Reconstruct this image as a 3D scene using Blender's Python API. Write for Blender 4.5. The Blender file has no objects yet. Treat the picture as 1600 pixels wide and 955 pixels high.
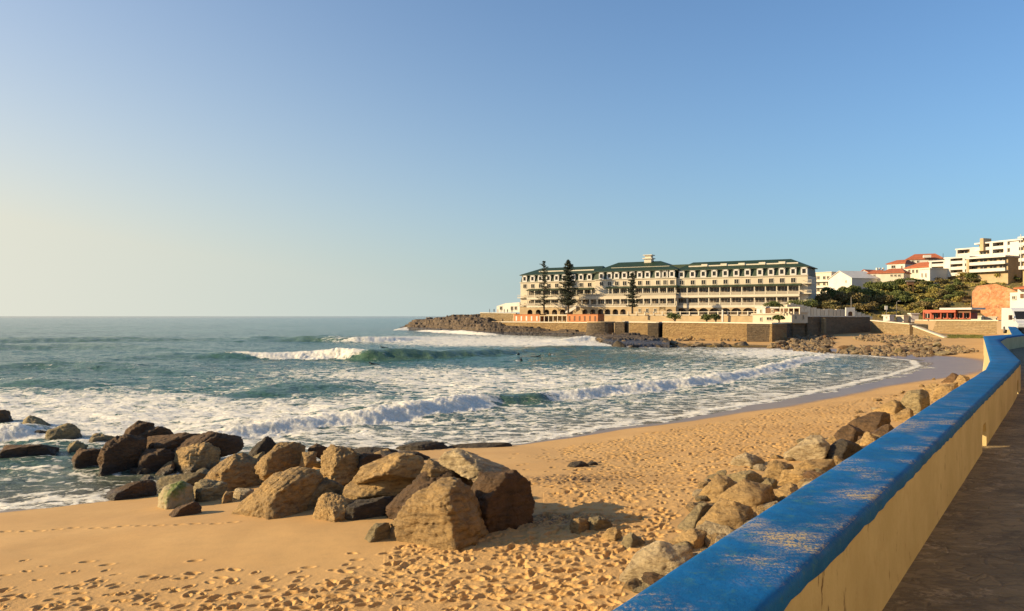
import bpy, math, random
import numpy as np
from mathutils import Vector, noise as mnoise
R = math.radians
scene = bpy.context.scene
COL = scene.collection
# ---------------------------------------------------------------- camera / sky / sun
F = 1230.0; CX = 800.0; HY = 494.0; H = 7.0       # focal length in photo pixels, horizon row, eye height above the sea
cam_d = bpy.data.cameras.new('camera'); cam = bpy.data.objects.new('camera', cam_d); COL.objects.link(cam)
cam.location = (0, 0, H); cam.rotation_euler = (R(90), 0, 0)
cam_d.sensor_width = 36; cam_d.lens = 36*F/1600; cam_d.shift_y = (HY-477.5)/1600
cam_d.clip_start = .05; cam_d.clip_end = 60000
scene.camera = cam
SUN_EL = 20.0; SUN_AZ = -95.0                       # degrees; azimuth from +Y towards +X
world = bpy.data.worlds.new('World'); scene.world = world; world.use_nodes = True
wn = world.node_tree; bg = wn.nodes['Background']
sky = wn.nodes.new('ShaderNodeTexSky'); sky.sky_type = 'NISHITA'; sky.sun_disc = False
sky.sun_elevation = R(SUN_EL); sky.sun_rotation = R(SUN_AZ); sky.altitude = 0
sky.air_density = 1.0; sky.dust_density = 1.0; sky.ozone_density = 3.5
def wnode(t, **k):
    o = wn.nodes.new(t)
    for a, b in k.items(): setattr(o, a, b)
    return o
def wmath(op, a, b=0.0, clamp=False):
    o = wnode('ShaderNodeMath', operation=op, use_clamp=clamp)
    for i, v in ((0, a), (1, b)):
        if isinstance(v, (int, float)): o.inputs[i].default_value = v
        else: wn.links.new(v, o.inputs[i])
    return o.outputs[0]
def wmix(f, a, b, mode='MIX'):
    o = wnode('ShaderNodeMix', data_type='RGBA', blend_type=mode)
    for i, v in ((0, f), (6, a), (7, b)):
        if isinstance(v, (int, float)): o.inputs[i].default_value = v
        elif isinstance(v, tuple): o.inputs[i].default_value = v+(1,)
        else: wn.links.new(v, o.inputs[i])
    return o.outputs[2]
# sea haze in the sky: paler towards the horizon, warmer and brighter towards the sun
wsep = wnode('ShaderNodeSeparateXYZ'); wn.links.new(wnode('ShaderNodeTexCoord').outputs['Generated'], wsep.inputs[0])
toward = wmath('MULTIPLY', wsep.outputs[0], -1.0)
tt = wmath('POWER', wmath('MULTIPLY', wmath('ADD', toward, .62), .84, True), 1.25)
hz_col = wmix(tt, (1.62, 2.80, 3.15), (4.65, 4.62, 3.95))
wgt = wmath('POWER', 2.718, wmath('MULTIPLY', wmath('MAXIMUM', wsep.outputs[2], 0.0), -6.0))
wgt = wmath('MULTIPLY', wgt, wmath('ADD', wmath('MULTIPLY', tt, .6), .72), True)
wgt2 = wmath('MULTIPLY', wmath('MULTIPLY', tt, tt), wmath('MULTIPLY', wmath('POWER', 2.718, wmath('MULTIPLY', wmath('MAXIMUM', wsep.outputs[2], 0.0), -1.8)), .40))
wgt = wmath('ADD', wgt, wgt2, True)
wn.links.new(wmix(wgt, wmix(1.0, sky.outputs[0], (.80, .96, 1.10), 'MULTIPLY'), hz_col), bg.inputs[0])
bg.inputs[1].default_value = .0955
sl = bpy.data.lights.new('sun', 'SUN'); so = bpy.data.objects.new('sun', sl); COL.objects.link(so)
sl.energy = 5.0; sl.angle = R(.5); sl.color = (1.0, .76, .44)
sd = Vector((math.sin(R(SUN_AZ))*math.cos(R(SUN_EL)), math.cos(R(SUN_AZ))*math.cos(R(SUN_EL)), math.sin(R(SUN_EL))))
so.rotation_euler = sd.to_track_quat('Z', 'Y').to_euler(); so.location = (-60, 40, 60)
vs = scene.view_settings; vs.view_transform = 'Standard'; vs.look = 'None'; vs.gamma = 1; vs.exposure = 0.8
scene.render.engine = 'CYCLES'
try:
    scene.cycles.max_bounces = 5; scene.cycles.transparent_max_bounces = 6
except Exception: pass

# ---------------------------------------------------------------- numeric helpers
def _h(ix, iy, iz, seed):
    h = (ix.astype(np.int64)*374761393 + iy.astype(np.int64)*668265263 + iz.astype(np.int64)*2147483647 + seed*974634777) & 0xffffffff
    h = ((h ^ (h >> 13))*1274126177) & 0xffffffff
    h = ((h ^ (h >> 15))*2246822519) & 0xffffffff
    return ((h ^ (h >> 16)) & 0xffffff)/float(0xffffff)
def n2(x, y, seed=0):
    xi = np.floor(x); yi = np.floor(y); fx = x-xi; fy = y-yi; z = np.zeros_like(xi)
    def g(a, b):
        t = _h(xi+a, yi+b, z, seed)*2*np.pi
        return np.cos(t)*(fx-a)+np.sin(t)*(fy-b)
    u = fx*fx*fx*(fx*(fx*6-15)+10); v = fy*fy*fy*(fy*(fy*6-15)+10)
    return 1.5*((g(0,0)*(1-u)+g(1,0)*u)*(1-v)+(g(0,1)*(1-u)+g(1,1)*u)*v)
def fbm2(x, y, o=4, seed=0, gain=.5):
    s = 0; a = 1; f = 1
    for i in range(o):
        s = s+a*n2(x*f+17.3*i, y*f-9.1*i, seed+i); a *= gain; f *= 2.03
    return s
def n3(p, seed=0):
    i = np.floor(p); f = p-i; u = f*f*(3-2*f); r = 0
    for a in (0, 1):
        for b in (0, 1):
            for c in (0, 1):
                w = (u[:,0] if a else 1-u[:,0])*(u[:,1] if b else 1-u[:,1])*(u[:,2] if c else 1-u[:,2])
                r = r+w*_h(i[:,0]+a, i[:,1]+b, i[:,2]+c, seed)
    return r*2-1
def fbm3(p, o=4, seed=0, gain=.5):
    s = 0; a = 1; f = 1
    for k in range(o): s = s+a*n3(p*f+3.7*k, seed+k); a *= gain; f *= 2.1
    return s
def sstep(a, b, x):
    t = np.clip((x-a)/(b-a), 0, 1); return t*t*(3-2*t)
def at(px, py, Y):                                  # the place on a line of sight that is Y metres away
    return Vector(((px-CX)/F*Y, Y, H+(HY-py)/F*Y))
def on(px, py, z=0.0):                              # the place on a line of sight that is z metres above the sea
    Y = (H-z)*F/(py-HY); return np.array([(px-CX)/F*Y, Y])
def segdist(X, Y, P, closed=False):
    best = np.full(X.shape, 1e18); U = np.zeros(X.shape); S = np.zeros(X.shape); n = len(P)
    for i in range(n if closed else n-1):
        a = P[i]; b = P[(i+1) % n]; dx, dy = b[0]-a[0], b[1]-a[1]; L2 = dx*dx+dy*dy+1e-9
        t = np.clip(((X-a[0])*dx+(Y-a[1])*dy)/L2, 0, 1)
        q = (X-a[0]-t*dx)**2+(Y-a[1]-t*dy)**2; m = q < best
        best = np.where(m, q, best); U = np.where(m, i+t, U)
        S = np.where(m, np.sign(dx*(Y-a[1])-dy*(X-a[0])), S)
    return np.sqrt(best), U, S
def inpoly(X, Y, P):
    c = np.zeros(X.shape, bool); j = len(P)-1
    for i in range(len(P)):
        xi, yi = P[i][0], P[i][1]; xj, yj = P[j][0], P[j][1]
        m = ((yi > Y) != (yj > Y)) & (X < (xj-xi)*(Y-yi)/(yj-yi+1e-12)+xi); c ^= m; j = i
    return c

# ---------------------------------------------------------------- object helpers
def wloc(o):
    v = Vector((0, 0, 0))
    while o: v += o.location; o = o.parent
    return v
def tag(o, label=None, cat=None, group=None, kind=None):
    if label: o['label'] = label
    if cat: o['category'] = cat
    if group: o['group'] = group
    if kind: o['kind'] = kind
    return o
def thing(name, label, cat, loc=(0,0,0), group=None):
    o = bpy.data.objects.new(name, None); COL.objects.link(o); o.location = loc; o.empty_display_size = .3
    return tag(o, label, cat, group)
class MB:
    def __init__(s): s.v = []; s.f = []
    def box(s, x0, y0, z0, x1, y1, z1):
        b = len(s.v); s.v += [(x0,y0,z0),(x1,y0,z0),(x1,y1,z0),(x0,y1,z0),(x0,y0,z1),(x1,y0,z1),(x1,y1,z1),(x0,y1,z1)]
        s.f += [tuple(b+i for i in q) for q in ((0,3,2,1),(4,5,6,7),(0,1,5,4),(1,2,6,5),(2,3,7,6),(3,0,4,7))]; return s
    def hexa(s, c):                                  # 8 corners: 4 below, 4 above
        b = len(s.v); s.v += [tuple(p) for p in c]
        s.f += [tuple(b+i for i in q) for q in ((0,3,2,1),(4,5,6,7),(0,1,5,4),(1,2,6,5),(2,3,7,6),(3,0,4,7))]; return s
    def prism(s, poly, z0, z1):
        b = len(s.v); n = len(poly); zz = z1 if hasattr(z1, '__len__') else [z1]*n
        s.v += [(p[0],p[1],z0) for p in poly]+[(p[0],p[1],zz[i]) for i, p in enumerate(poly)]
        s.f += [tuple(b+i for i in reversed(range(n))), tuple(b+n+i for i in range(n))]
        s.f += [(b+i, b+(i+1)%n, b+n+(i+1)%n, b+n+i) for i in range(n)]; return s
    def tube(s, pts, rad, k=6, cap=True):
        b = len(s.v); n = len(pts); pts = [Vector(p) for p in pts]
        for i, p in enumerate(pts):
            t = (pts[min(i+1,n-1)]-pts[max(i-1,0)]).normalized()
            u = t.cross(Vector((0,0,1)) if abs(t.z) < .9 else Vector((1,0,0))).normalized(); w = t.cross(u)
            r = rad[i] if hasattr(rad, '__len__') else rad
            for q in range(k):
                a = 2*math.pi*q/k; s.v.append(tuple(p+u*math.cos(a)*r+w*math.sin(a)*r))
        for i in range(n-1):
            for q in range(k):
                s.f.append((b+i*k+q, b+i*k+(q+1)%k, b+(i+1)*k+(q+1)%k, b+(i+1)*k+q))
        if cap: s.f += [tuple(b+q for q in reversed(range(k))), tuple(b+(n-1)*k+q for q in range(k))]
        return s
    def quad(s, a, b_, c, d):
        b = len(s.v); s.v += [tuple(a),tuple(b_),tuple(c),tuple(d)]; s.f.append((b,b+1,b+2,b+3)); return s
    def add(s, V, Fc):
        b = len(s.v); s.v += [tuple(p) for p in V]; s.f += [tuple(b+i for i in q) for q in Fc]; return s
    def build(s, name, m, parent=None, smooth=False, origin=None):
        V = np.array(s.v, float).reshape(-1, 3)
        if parent is not None: o0 = np.array(wloc(parent))
        elif origin is not None: o0 = np.array(origin, float)
        else: o0 = np.array([(V[:,0].min()+V[:,0].max())/2, (V[:,1].min()+V[:,1].max())/2, V[:,2].min()])
        me = bpy.data.meshes.new(name); me.from_pydata((V-o0).tolist(), [], s.f); me.update()
        if smooth: me.polygons.foreach_set('use_smooth', [True]*len(me.polygons))
        me.materials.append(m)
        o = bpy.data.objects.new(name, me); COL.objects.link(o)
        if parent is not None: o.parent = parent
        else: o.location = o0
        return o
def grid_mesh(name, X, Y, Z, m, attrs=None, wrap=False):
    r, c = X.shape; me = bpy.data.meshes.new(name)
    me.vertices.add(r*c); co = np.stack([X, Y, Z], -1).reshape(-1).astype(np.float32); me.vertices.foreach_set('co', co)
    i = np.arange(r*c).reshape(r, c); a = i[:-1,:-1].ravel(); b = i[:-1,1:].ravel(); d = i[1:,1:].ravel(); e = i[1:,:-1].ravel()
    q = np.stack([a, b, d, e], 1).ravel().astype(np.int32); nf = len(a)
    me.loops.add(nf*4); me.polygons.add(nf); me.loops.foreach_set('vertex_index', q)
    me.polygons.foreach_set('loop_start', np.arange(0, nf*4, 4, dtype=np.int32))
    me.polygons.foreach_set('use_smooth', np.ones(nf, bool))
    me.update(calc_edges=True); me.validate()
    for k, A in (attrs or {}).items():
        at_ = me.attributes.new(k, 'FLOAT', 'POINT'); at_.data.foreach_set('value', A.ravel().astype(np.float32))
    me.materials.append(m)
    o = bpy.data.objects.new(name, me); COL.objects.link(o); return o

# ---------------------------------------------------------------- materials
class NT:
    def __init__(s, name):
        s.m = bpy.data.materials.new(name); s.m.use_nodes = True; s.t = s.m.node_tree; s.b = s.t.nodes['Principled BSDF']
        s.pos = s.t.nodes.new('ShaderNodeNewGeometry').outputs['Position']
    def n(s, t, **k):
        o = s.t.nodes.new(t)
        for a, b in k.items(): setattr(o, a, b)
        return o
    def l(s, a, b): s.t.links.new(a, b)
    def noise(s, scale, detail=4, rough=.55, vec=None, stretch=None, dist=0):
        v = vec or s.pos
        if stretch:
            mp = s.n('ShaderNodeMapping'); mp.inputs['Scale'].default_value = stretch; s.l(v, mp.inputs[0]); v = mp.outputs[0]
        o = s.n('ShaderNodeTexNoise'); o.inputs['Scale'].default_value = scale; o.inputs['Detail'].default_value = detail
        o.inputs['Roughness'].default_value = rough; o.inputs['Distortion'].default_value = dist; s.l(v, o.inputs['Vector']); return o.outputs[0]
    def vor(s, scale, feature='F1', vec=None, stretch=None):
        v = vec or s.pos
        if stretch:
            mp = s.n('ShaderNodeMapping'); mp.inputs['Scale'].default_value = stretch; s.l(v, mp.inputs[0]); v = mp.outputs[0]
        o = s.n('ShaderNodeTexVoronoi', feature=feature); o.inputs['Scale'].default_value = scale; s.l(v, o.inputs['Vector']); return o
    def ramp(s, v, a, b, c0=0.0, c1=1.0):
        o = s.n('ShaderNodeMapRange', interpolation_type='SMOOTHSTEP'); s.l(v, o.inputs[0])
        o.inputs[1].default_value = a; o.inputs[2].default_value = b; o.inputs[3].default_value = c0; o.inputs[4].default_value = c1; return o.outputs[0]
    def mix(s, f, a, b, mode='MIX'):
        o = s.n('ShaderNodeMix', data_type='RGBA', blend_type=mode)
        for i, v in ((0, f), (6, a), (7, b)):
            if isinstance(v, (int, float)): o.inputs[i].default_value = v
            elif isinstance(v, tuple): o.inputs[i].default_value = v if len(v) == 4 else v+(1,)
            else: s.l(v, o.inputs[i])
        return o.outputs[2]
    def math(s, op, a, b=0.0, clamp=False):
        o = s.n('ShaderNodeMath', operation=op, use_clamp=clamp)
        for i, v in ((0, a), (1, b)):
            if isinstance(v, (int, float)): o.inputs[i].default_value = v
            else: s.l(v, o.inputs[i])
        return o.outputs[0]
    def attr(s, k): o = s.n('ShaderNodeAttribute', attribute_name=k); return o.outputs['Fac']
    def set(s, k, v):
        if isinstance(v, (int, float)): s.b.inputs[k].default_value = v
        elif isinstance(v, tuple): s.b.inputs[k].default_value = v if len(v) == 4 else v+(1,)
        else: s.l(v, s.b.inputs[k])
    def bump(s, h, strength=.5, dist=.05):
        o = s.n('ShaderNodeBump'); o.inputs['Strength'].default_value = strength; o.inputs['Distance'].default_value = dist
        s.l(h, o.inputs['Height']); s.l(o.outputs[0], s.b.inputs['Normal'])
    def zsplit(s):
        o = s.n('ShaderNodeSeparateXYZ'); s.l(s.pos, o.inputs[0]); return o.outputs
AL = .75
def sc3(c, k=AL): return tuple(x*k for x in c)
def simple(name, c, rough=.7, var=.25, scale=2.0, bump=.3, bd=.02, metal=0, c2=None):
    c = sc3(c); n = NT(name); nz = n.noise(scale, 5, .6); d = c2 or tuple(x*(1-var) for x in c)
    n.set('Base Color', n.mix(n.ramp(nz, .35, .65), d, c)); n.set('Roughness', rough); n.set('Metallic', metal)
    if bump: n.bump(n.noise(scale*6, 4, .6), bump, bd)
    return n.m
M = {}
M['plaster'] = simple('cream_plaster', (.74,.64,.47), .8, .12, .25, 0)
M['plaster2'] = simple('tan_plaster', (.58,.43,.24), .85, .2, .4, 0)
M['white'] = simple('white_plaster', (.78,.74,.66), .75, .1, .3, 0)
M['trim'] = simple('pale_trim', (.78,.70,.54), .7, .1, .5, 0)
M['green'] = simple('green_slate', (.022,.056,.020), .6, .35, .8, 0)
M['roofred'] = simple('orange_roof_tile', (.60,.17,.055), .8, .3, 1.2, .6, .05)
M['orange'] = simple('orange_paint', (.66,.25,.09), .8, .25, .8, 0)
M['redpaint'] = simple('red_paint', (.50,.085,.025), .6, .2, .8, 0)
M['glass'] = simple('dark_window_glass', (.030,.028,.024), .12, .3, .7, 0)
M['glassb'] = simple('brown_window_glass', (.13,.095,.065), .3, .5, .35, 0)
M['dark'] = simple('dark_metal', (.03,.03,.03), .5, .2, 1, 0)
M['grey'] = simple('grey_concrete', (.30,.27,.23), .85, .25, .5, 0)
M['wood'] = simple('weathered_wood', (.20,.10,.05), .8, .3, 3, .3)
M['skin'] = simple('skin', (.42,.24,.15), .6, .1, 3, 0)
M['neoprene'] = simple('black_neoprene', (.012,.013,.015), .55, .2, 3, 0)
M['board'] = simple('surfboard_white', (.8,.78,.7), .3, .1, 3, 0)
M['cloth'] = simple('dark_cloth', (.05,.05,.07), .8, .3, 3, 0)
M['parapet'] = simple('grey_beige_parapet', (.46,.40,.30), .7, .15, .4, 0)
M['pool'] = simple('tidal_pool_water', (.16,.12,.05), .12, .3, .3, .4, .05)
M['tyre'] = simple('tyre_rubber', (.02,.02,.02), .8, .2, 3, 0)
M['vanpaint'] = simple('white_van_paint', (.78,.78,.76), .25, .04, 1, 0)
M['lamp'] = simple('headlight_glass', (.6,.62,.62), .1, .1, 3, 0)
def stone(name, c, c2, bs=(.9,.45), rough=.9, streak=.4):
    c = sc3(c, .70); c2 = sc3(c2, .70); n = NT(name); sp = n.zsplit()
    cb = n.n('ShaderNodeCombineXYZ'); s_ = n.math('ADD', sp[0], n.math('MULTIPLY', sp[1], .61)); n.l(s_, cb.inputs[0]); n.l(sp[2], cb.inputs[1])
    br = n.n('ShaderNodeTexBrick'); n.l(cb.outputs[0], br.inputs[0]); br.inputs['Scale'].default_value = 1
    br.inputs['Brick Width'].default_value = bs[0]; br.inputs['Row Height'].default_value = bs[1]; br.inputs['Mortar Size'].default_value = .03
    br.inputs['Color1'].default_value = c+(1,); br.inputs['Color2'].default_value = tuple(x*.88 for x in c)+(1,); br.inputs['Mortar'].default_value = tuple(x*.72 for x in c)+(1,)
    big = n.ramp(n.noise(.22, 7, .70, stretch=(1,1,3.5), dist=.8), .42, .60); fine = n.ramp(n.noise(.9, 7, .75, stretch=(1,1,2.2)), .46, .66)
    col = n.mix(big, br.outputs[0], c2); col = n.mix(n.math('MULTIPLY', fine, streak), col, tuple(x*.45 for x in c2))
    n.set('Base Color', col); n.set('Roughness', rough); n.bump(n.math('ADD', br.outputs[1], n.math('MULTIPLY', n.noise(.9, 7, .75, stretch=(1,1,2.2)), -5)), .9, .3); return n.m
M['stone'] = stone('golden_stone_masonry', (.60,.40,.17), (.44,.28,.12))
M['stone_lt'] = stone('pale_stone_masonry', (.64,.47,.25), (.52,.37,.18))
M['stone_dk'] = stone('shade_dark_masonry', (.27,.195,.115), (.16,.12,.075))  # darker copy of the masonry: shade put into the colour of shadowed walls
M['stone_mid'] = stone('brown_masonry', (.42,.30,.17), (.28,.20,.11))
def rockmat(name, c, c2, c3, sc=1.0, wetz=None):
    c, c2, c3 = sc3(c, 1.0), sc3(c2, .9), sc3(c3, .60)
    n = NT(name)
    tc = n.n('ShaderNodeTexCoord'); ob = tc.outputs['Object']
    oi = n.n('ShaderNodeObjectInfo')
    a = n.ramp(n.noise(.55*sc, 6, .62, vec=ob, dist=.6), .34, .68)
    b = n.ramp(n.noise(2.4*sc, 8, .72, vec=ob, stretch=(1,1,3.2)), .42, .66)
    col = n.mix(a, c, c2); col = n.mix(n.math('MULTIPLY', b, .75), col, c3)
    pits = n.ramp(n.noise(9*sc, 6, .7, vec=ob), .52, .72); col = n.mix(n.math('MULTIPLY', pits, .4), col, tuple(x*.35 for x in c))
    col = n.mix(n.math('MULTIPLY', oi.outputs['Random'], .35), col, tuple(x*.55 for x in c3))
    n.set('Roughness', .88)
    if wetz is not None:
        z = n.zsplit()[2]; w = n.ramp(n.math('ADD', z, n.math('MULTIPLY', n.noise(1.5, 3), .5)), wetz+.35, wetz)
        col = n.mix(n.math('MULTIPLY', w, .8), col, (.035,.03,.022)); n.set('Roughness', n.math('SUBTRACT', .88, n.math('MULTIPLY', w, .5)))
    n.set('Base Color', col)
    hgt = n.math('ADD', n.math('MULTIPLY', n.noise(2.2*sc, 12, .70, vec=ob, stretch=(1,1,2.4)), 1.3), n.math('MULTIPLY', n.vor(2.2*sc, 'DISTANCE_TO_EDGE', vec=ob).outputs[0], -.25))
    n.bump(hgt, 1.0, .26/sc); return n.m
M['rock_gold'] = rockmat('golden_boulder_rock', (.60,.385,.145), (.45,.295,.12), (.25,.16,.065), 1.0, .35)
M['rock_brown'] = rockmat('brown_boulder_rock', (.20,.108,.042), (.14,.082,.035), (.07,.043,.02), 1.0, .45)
M['rock_grey'] = rockmat('grey_green_boulder_rock', (.42,.32,.155), (.31,.24,.115), (.15,.115,.055), 1.3, .3)
M['rock_pale'] = rockmat('pale_boulder_rock', (.66,.52,.30), (.50,.38,.20), (.30,.21,.11), 1.2)
M['rock_dark'] = rockmat('dark_wet_rock', (.10,.075,.045), (.07,.055,.035), (.04,.03,.02), 1.0)
M['shore'] = rockmat('shore_rock', (.21,.145,.08), (.12,.085,.05), (.045,.034,.024), .35, 1.3)
M['shore2'] = rockmat('scattered_shore_rock', (.34,.245,.13), (.20,.14,.08), (.08,.06,.04), .8)
n = NT('mossy_rock'); ob = n.n('ShaderNodeTexCoord').outputs['Object']; nz = n.ramp(n.noise(1.6, 5, .6, vec=ob), .42, .6)
col = n.mix(nz, (.30,.24,.13), (.10,.13,.025)); n.set('Base Color', col); n.set('Roughness', .85); n.bump(n.noise(6, 8, .7, vec=ob), .8, .08); M['rock_moss'] = n.m
# rugged cliff
n = NT('orange_cliff_earth'); nz = n.ramp(n.noise(.35, 7, .65, stretch=(1,1,1.8)), .35, .65)
col = n.mix(nz, (.50,.25,.11), (.32,.13,.05)); col = n.mix(n.ramp(n.noise(1.1, 6, .7), .5, .68), col, (.44,.30,.17)); n.set('Base Color', col); n.set('Roughness', .95); n.bump(n.noise(.9, 8, .7), 1, .6); M['cliff'] = n.m
# hillside ground
n = NT('hillside_ground'); nz = n.ramp(n.noise(.12, 6, .65), .4, .6)
col = n.mix(nz, (.18,.13,.045), (.11,.10,.027)); col = n.mix(n.ramp(n.noise(.3, 6, .7), .58, .68), col, (.36,.22,.12)); n.set('Base Color', col); n.set('Roughness', .95); n.bump(n.noise(1.2, 6, .7), 1, .5); M['hill'] = n.m
def leaf(name, c, c2, c3=None, sc=.6):
    c = sc3(c, .8); c2 = sc3(c2, .8); n = NT(name); a = n.ramp(n.noise(sc, 4, .6), .35, .65); col = n.mix(a, c, c2)
    if c3: col = n.mix(n.ramp(n.noise(sc*.35, 3), .5, .65), col, c3)
    col = n.mix(n.ramp(n.noise(sc*9, 2), .4, .7), col, tuple(x*1.5 for x in c2))
    n.set('Base Color', col); n.set('Roughness', .75); return n.m
M['leaf_dark'] = leaf('dark_green_foliage', (.065,.085,.018), (.12,.14,.03))
M['leaf_brown'] = leaf('brownish_foliage', (.13,.095,.03), (.19,.14,.045), (.09,.10,.03))
M['leaf_olive'] = leaf('olive_scrub', (.24,.20,.045), (.34,.27,.06), (.17,.17,.035))
M['leaf_pine'] = leaf('pine_foliage', (.020,.028,.014), (.040,.050,.022))
M['bark'] = simple('bark', (.10,.075,.05), .9, .3, 3, 0)
M['grass'] = leaf('grass', (.10,.12,.02), (.16,.16,.03))
# sand
n = NT('beach_sand'); wet = n.attr('wet'); pit = n.attr('rough')
g = n.noise(.25, 5, .55); f_ = n.noise(60, 3, .6); m_ = n.noise(3, 5, .6)
col = n.mix(n.ramp(g, .35, .65), (.545,.325,.112), (.485,.28,.092)); col = n.mix(n.math('MULTIPLY', n.ramp(m_, .4, .7), .25), col, (.39,.235,.08))
col = n.mix(n.math('MULTIPLY', n.ramp(f_, .5, .75), .35), col, (.27,.16,.065))
deb = n.attr('debris'); col = n.mix(n.math('MULTIPLY', deb, n.ramp(n.noise(5, 6, .75), .4, .6), True), col, (.12,.075,.04))
wcol = n.mix(n.ramp(n.noise(.5, 3), .35, .65), (.19,.125,.07), (.22,.15,.08)); col = n.mix(wet, col, wcol)
n.set('Base Color', col); n.set('Roughness', n.math('SUBTRACT', .93, n.math('MULTIPLY', wet, .62)))
dry = n.math('SUBTRACT', 1.0, wet)
n.bump(n.math('MULTIPLY', n.math('MULTIPLY', dry, n.math('ADD', n.math('MULTIPLY', pit, .8), .18)), n.math('ADD', n.noise(9, 6, .65), n.math('MULTIPLY', n.noise(45, 3), .25))), .7, .05); M['sand'] = n.m
# sea
n = NT('sea_water'); foam = n.attr('foam'); shal = n.attr('shallow'); gr = n.attr('greenface')
deep = n.mix(n.ramp(n.noise(.03, 4, .6, stretch=(1,.35,1)), .35, .65), (.024,.085,.062), (.040,.118,.086))
wc = n.mix(shal, deep, (.120,.105,.062)); wc = n.mix(gr, wc, (.10,.155,.07))  # unfoamed wave faces tinted green for light shining through them
big = n.noise(.55, 9, .70, dist=1.2, stretch=(.62,1.5,1)); lace = n.vor(.9, 'DISTANCE_TO_EDGE').outputs[0]
wv = n.n('ShaderNodeTexNoise'); wv.inputs['Scale'].default_value = .7; wv.inputs['Detail'].default_value = 5; n.l(n.pos, wv.inputs['Vector'])
vm = n.n('ShaderNodeVectorMath', operation='SCALE'); n.l(wv.outputs['Color'], vm.inputs[0]); vm.inputs['Scale'].default_value = 2.6
va = n.n('ShaderNodeVectorMath', operation='ADD'); n.l(vm.outputs[0], va.inputs[0]); n.l(n.pos, va.inputs[1])
lace = n.vor(.75, 'DISTANCE_TO_EDGE', vec=va.outputs[0], stretch=(.8,1.2,1)).outputs[0]; lace2 = n.vor(2.3, 'DISTANCE_TO_EDGE', vec=va.outputs[0]).outputs[0]
web = n.math('ADD', n.ramp(lace, .0, .28, 1, 0), n.math('MULTIPLY', n.ramp(lace2, .0, .3, 1, 0), .55))
v = n.math('ADD', n.math('MULTIPLY', foam, 1.55), n.math('ADD', n.math('MULTIPLY', web, .36), n.math('MULTIPLY', n.math('SUBTRACT', big, .5), 2.4)))
fm = n.math('MULTIPLY', n.ramp(v, .78, 1.12), n.ramp(foam, .01, .12))
fc = n.mix(n.ramp(n.noise(1.6, 6, .7), .3, .7), (.64,.60,.48), (.80,.75,.62))
n.set('Base Color', n.mix(fm, wc, fc)); n.set('Roughness', n.math('ADD', .13, n.math('MULTIPLY', fm, .6))); n.set('IOR', 1.33); n.set('Specular IOR Level', .36); n.set('Subsurface Weight', n.math('MULTIPLY', fm, .8)); n.b.inputs['Subsurface Radius'].default_value = (1, .97, .9); n.b.inputs['Subsurface Scale'].default_value = 1.0
rip = n.math('ADD', n.noise(.35, 6, .6, stretch=(.7,1.3,1)), n.math('MULTIPLY', n.noise(2.2, 6, .62, stretch=(.7,1.3,1)), .22))
rip = n.math('ADD', rip, n.math('MULTIPLY', fm, .08)); n.bump(rip, 1.0, .75); M['sea'] = n.m
# blue paint with worn sandy patches
n = NT('blue_wall_paint'); 
dr = n.ramp(n.noise(2.0, 3, .55), .49, .63); sp_ = n.noise(70, 6, .8, stretch=(1.2,.6,1)); sc2 = n.noise(13, 7, .8, stretch=(.5,1.7,1))
far_ = n.ramp(n.zsplit()[1], 6.5, 10.5, 1.0, .10); msk = n.math('MULTIPLY', n.math('MULTIPLY', dr, far_), n.ramp(n.math('ADD', n.math('MULTIPLY', sp_, .6), n.math('MULTIPLY', sc2, .5)), .53, .68))
pat = n.ramp(n.noise(.9, 2), .54, .62); msk = n.math('ADD', msk, n.math('MULTIPLY', n.math('MULTIPLY', pat, far_), n.ramp(n.math('ADD', n.math('MULTIPLY', sp_, .7), n.math('MULTIPLY', sc2, .6)), .60, .75)), True)
bl = n.mix(n.ramp(n.noise(1.6, 6, .7), .35, .65), (.002,.078,.225), (.004,.108,.32)); bl = n.mix(n.ramp(n.noise(14, 6, .75), .5, .72), bl, (.03,.13,.20))
bl = n.mix(n.ramp(n.noise(55, 3, .7), .62, .72), bl, (.01,.04,.12))
nz_ = n.n('ShaderNodeSeparateXYZ'); n.l(n.pos.node.outputs['True Normal'], nz_.inputs[0]); msk = n.math('MULTIPLY', msk, n.ramp(nz_.outputs[2], .55, .9))
n.set('Base Color', n.mix(msk, bl, (.46,.35,.17))); n.set('Roughness', n.math('ADD', .72, n.math('MULTIPLY', msk, .2))); n.set('Specular IOR Level', .14); n.bump(n.math('ADD', n.noise(22, 7, .7), n.math('MULTIPLY', n.noise(3, 3), 1.5)), .55, .012); M['blue'] = n.m
# cream painted parapet
n = NT('cream_wall_paint'); col = n.mix(n.ramp(n.noise(1.3, 5, .6), .35, .65), (.52,.41,.20), (.44,.34,.155))
st = n.ramp(n.noise(7.0, 7, .72, stretch=(1,1,.42)), .60, .68); st2 = n.ramp(n.noise(.9, 2), .44, .54); col = n.mix(n.math('MULTIPLY', st, st2), col, (.13,.07,.025))
col = n.mix(n.math('MULTIPLY', n.ramp(n.noise(7, 6, .7), .5, .7), .35), col, (.40,.27,.12))
n.set('Base Color', col); n.set('Roughness', .8); n.bump(n.math('ADD', n.noise(5, 6, .7), n.math('MULTIPLY', n.noise(45, 4), .2)), .5, .02); M['cream'] = n.m
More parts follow.
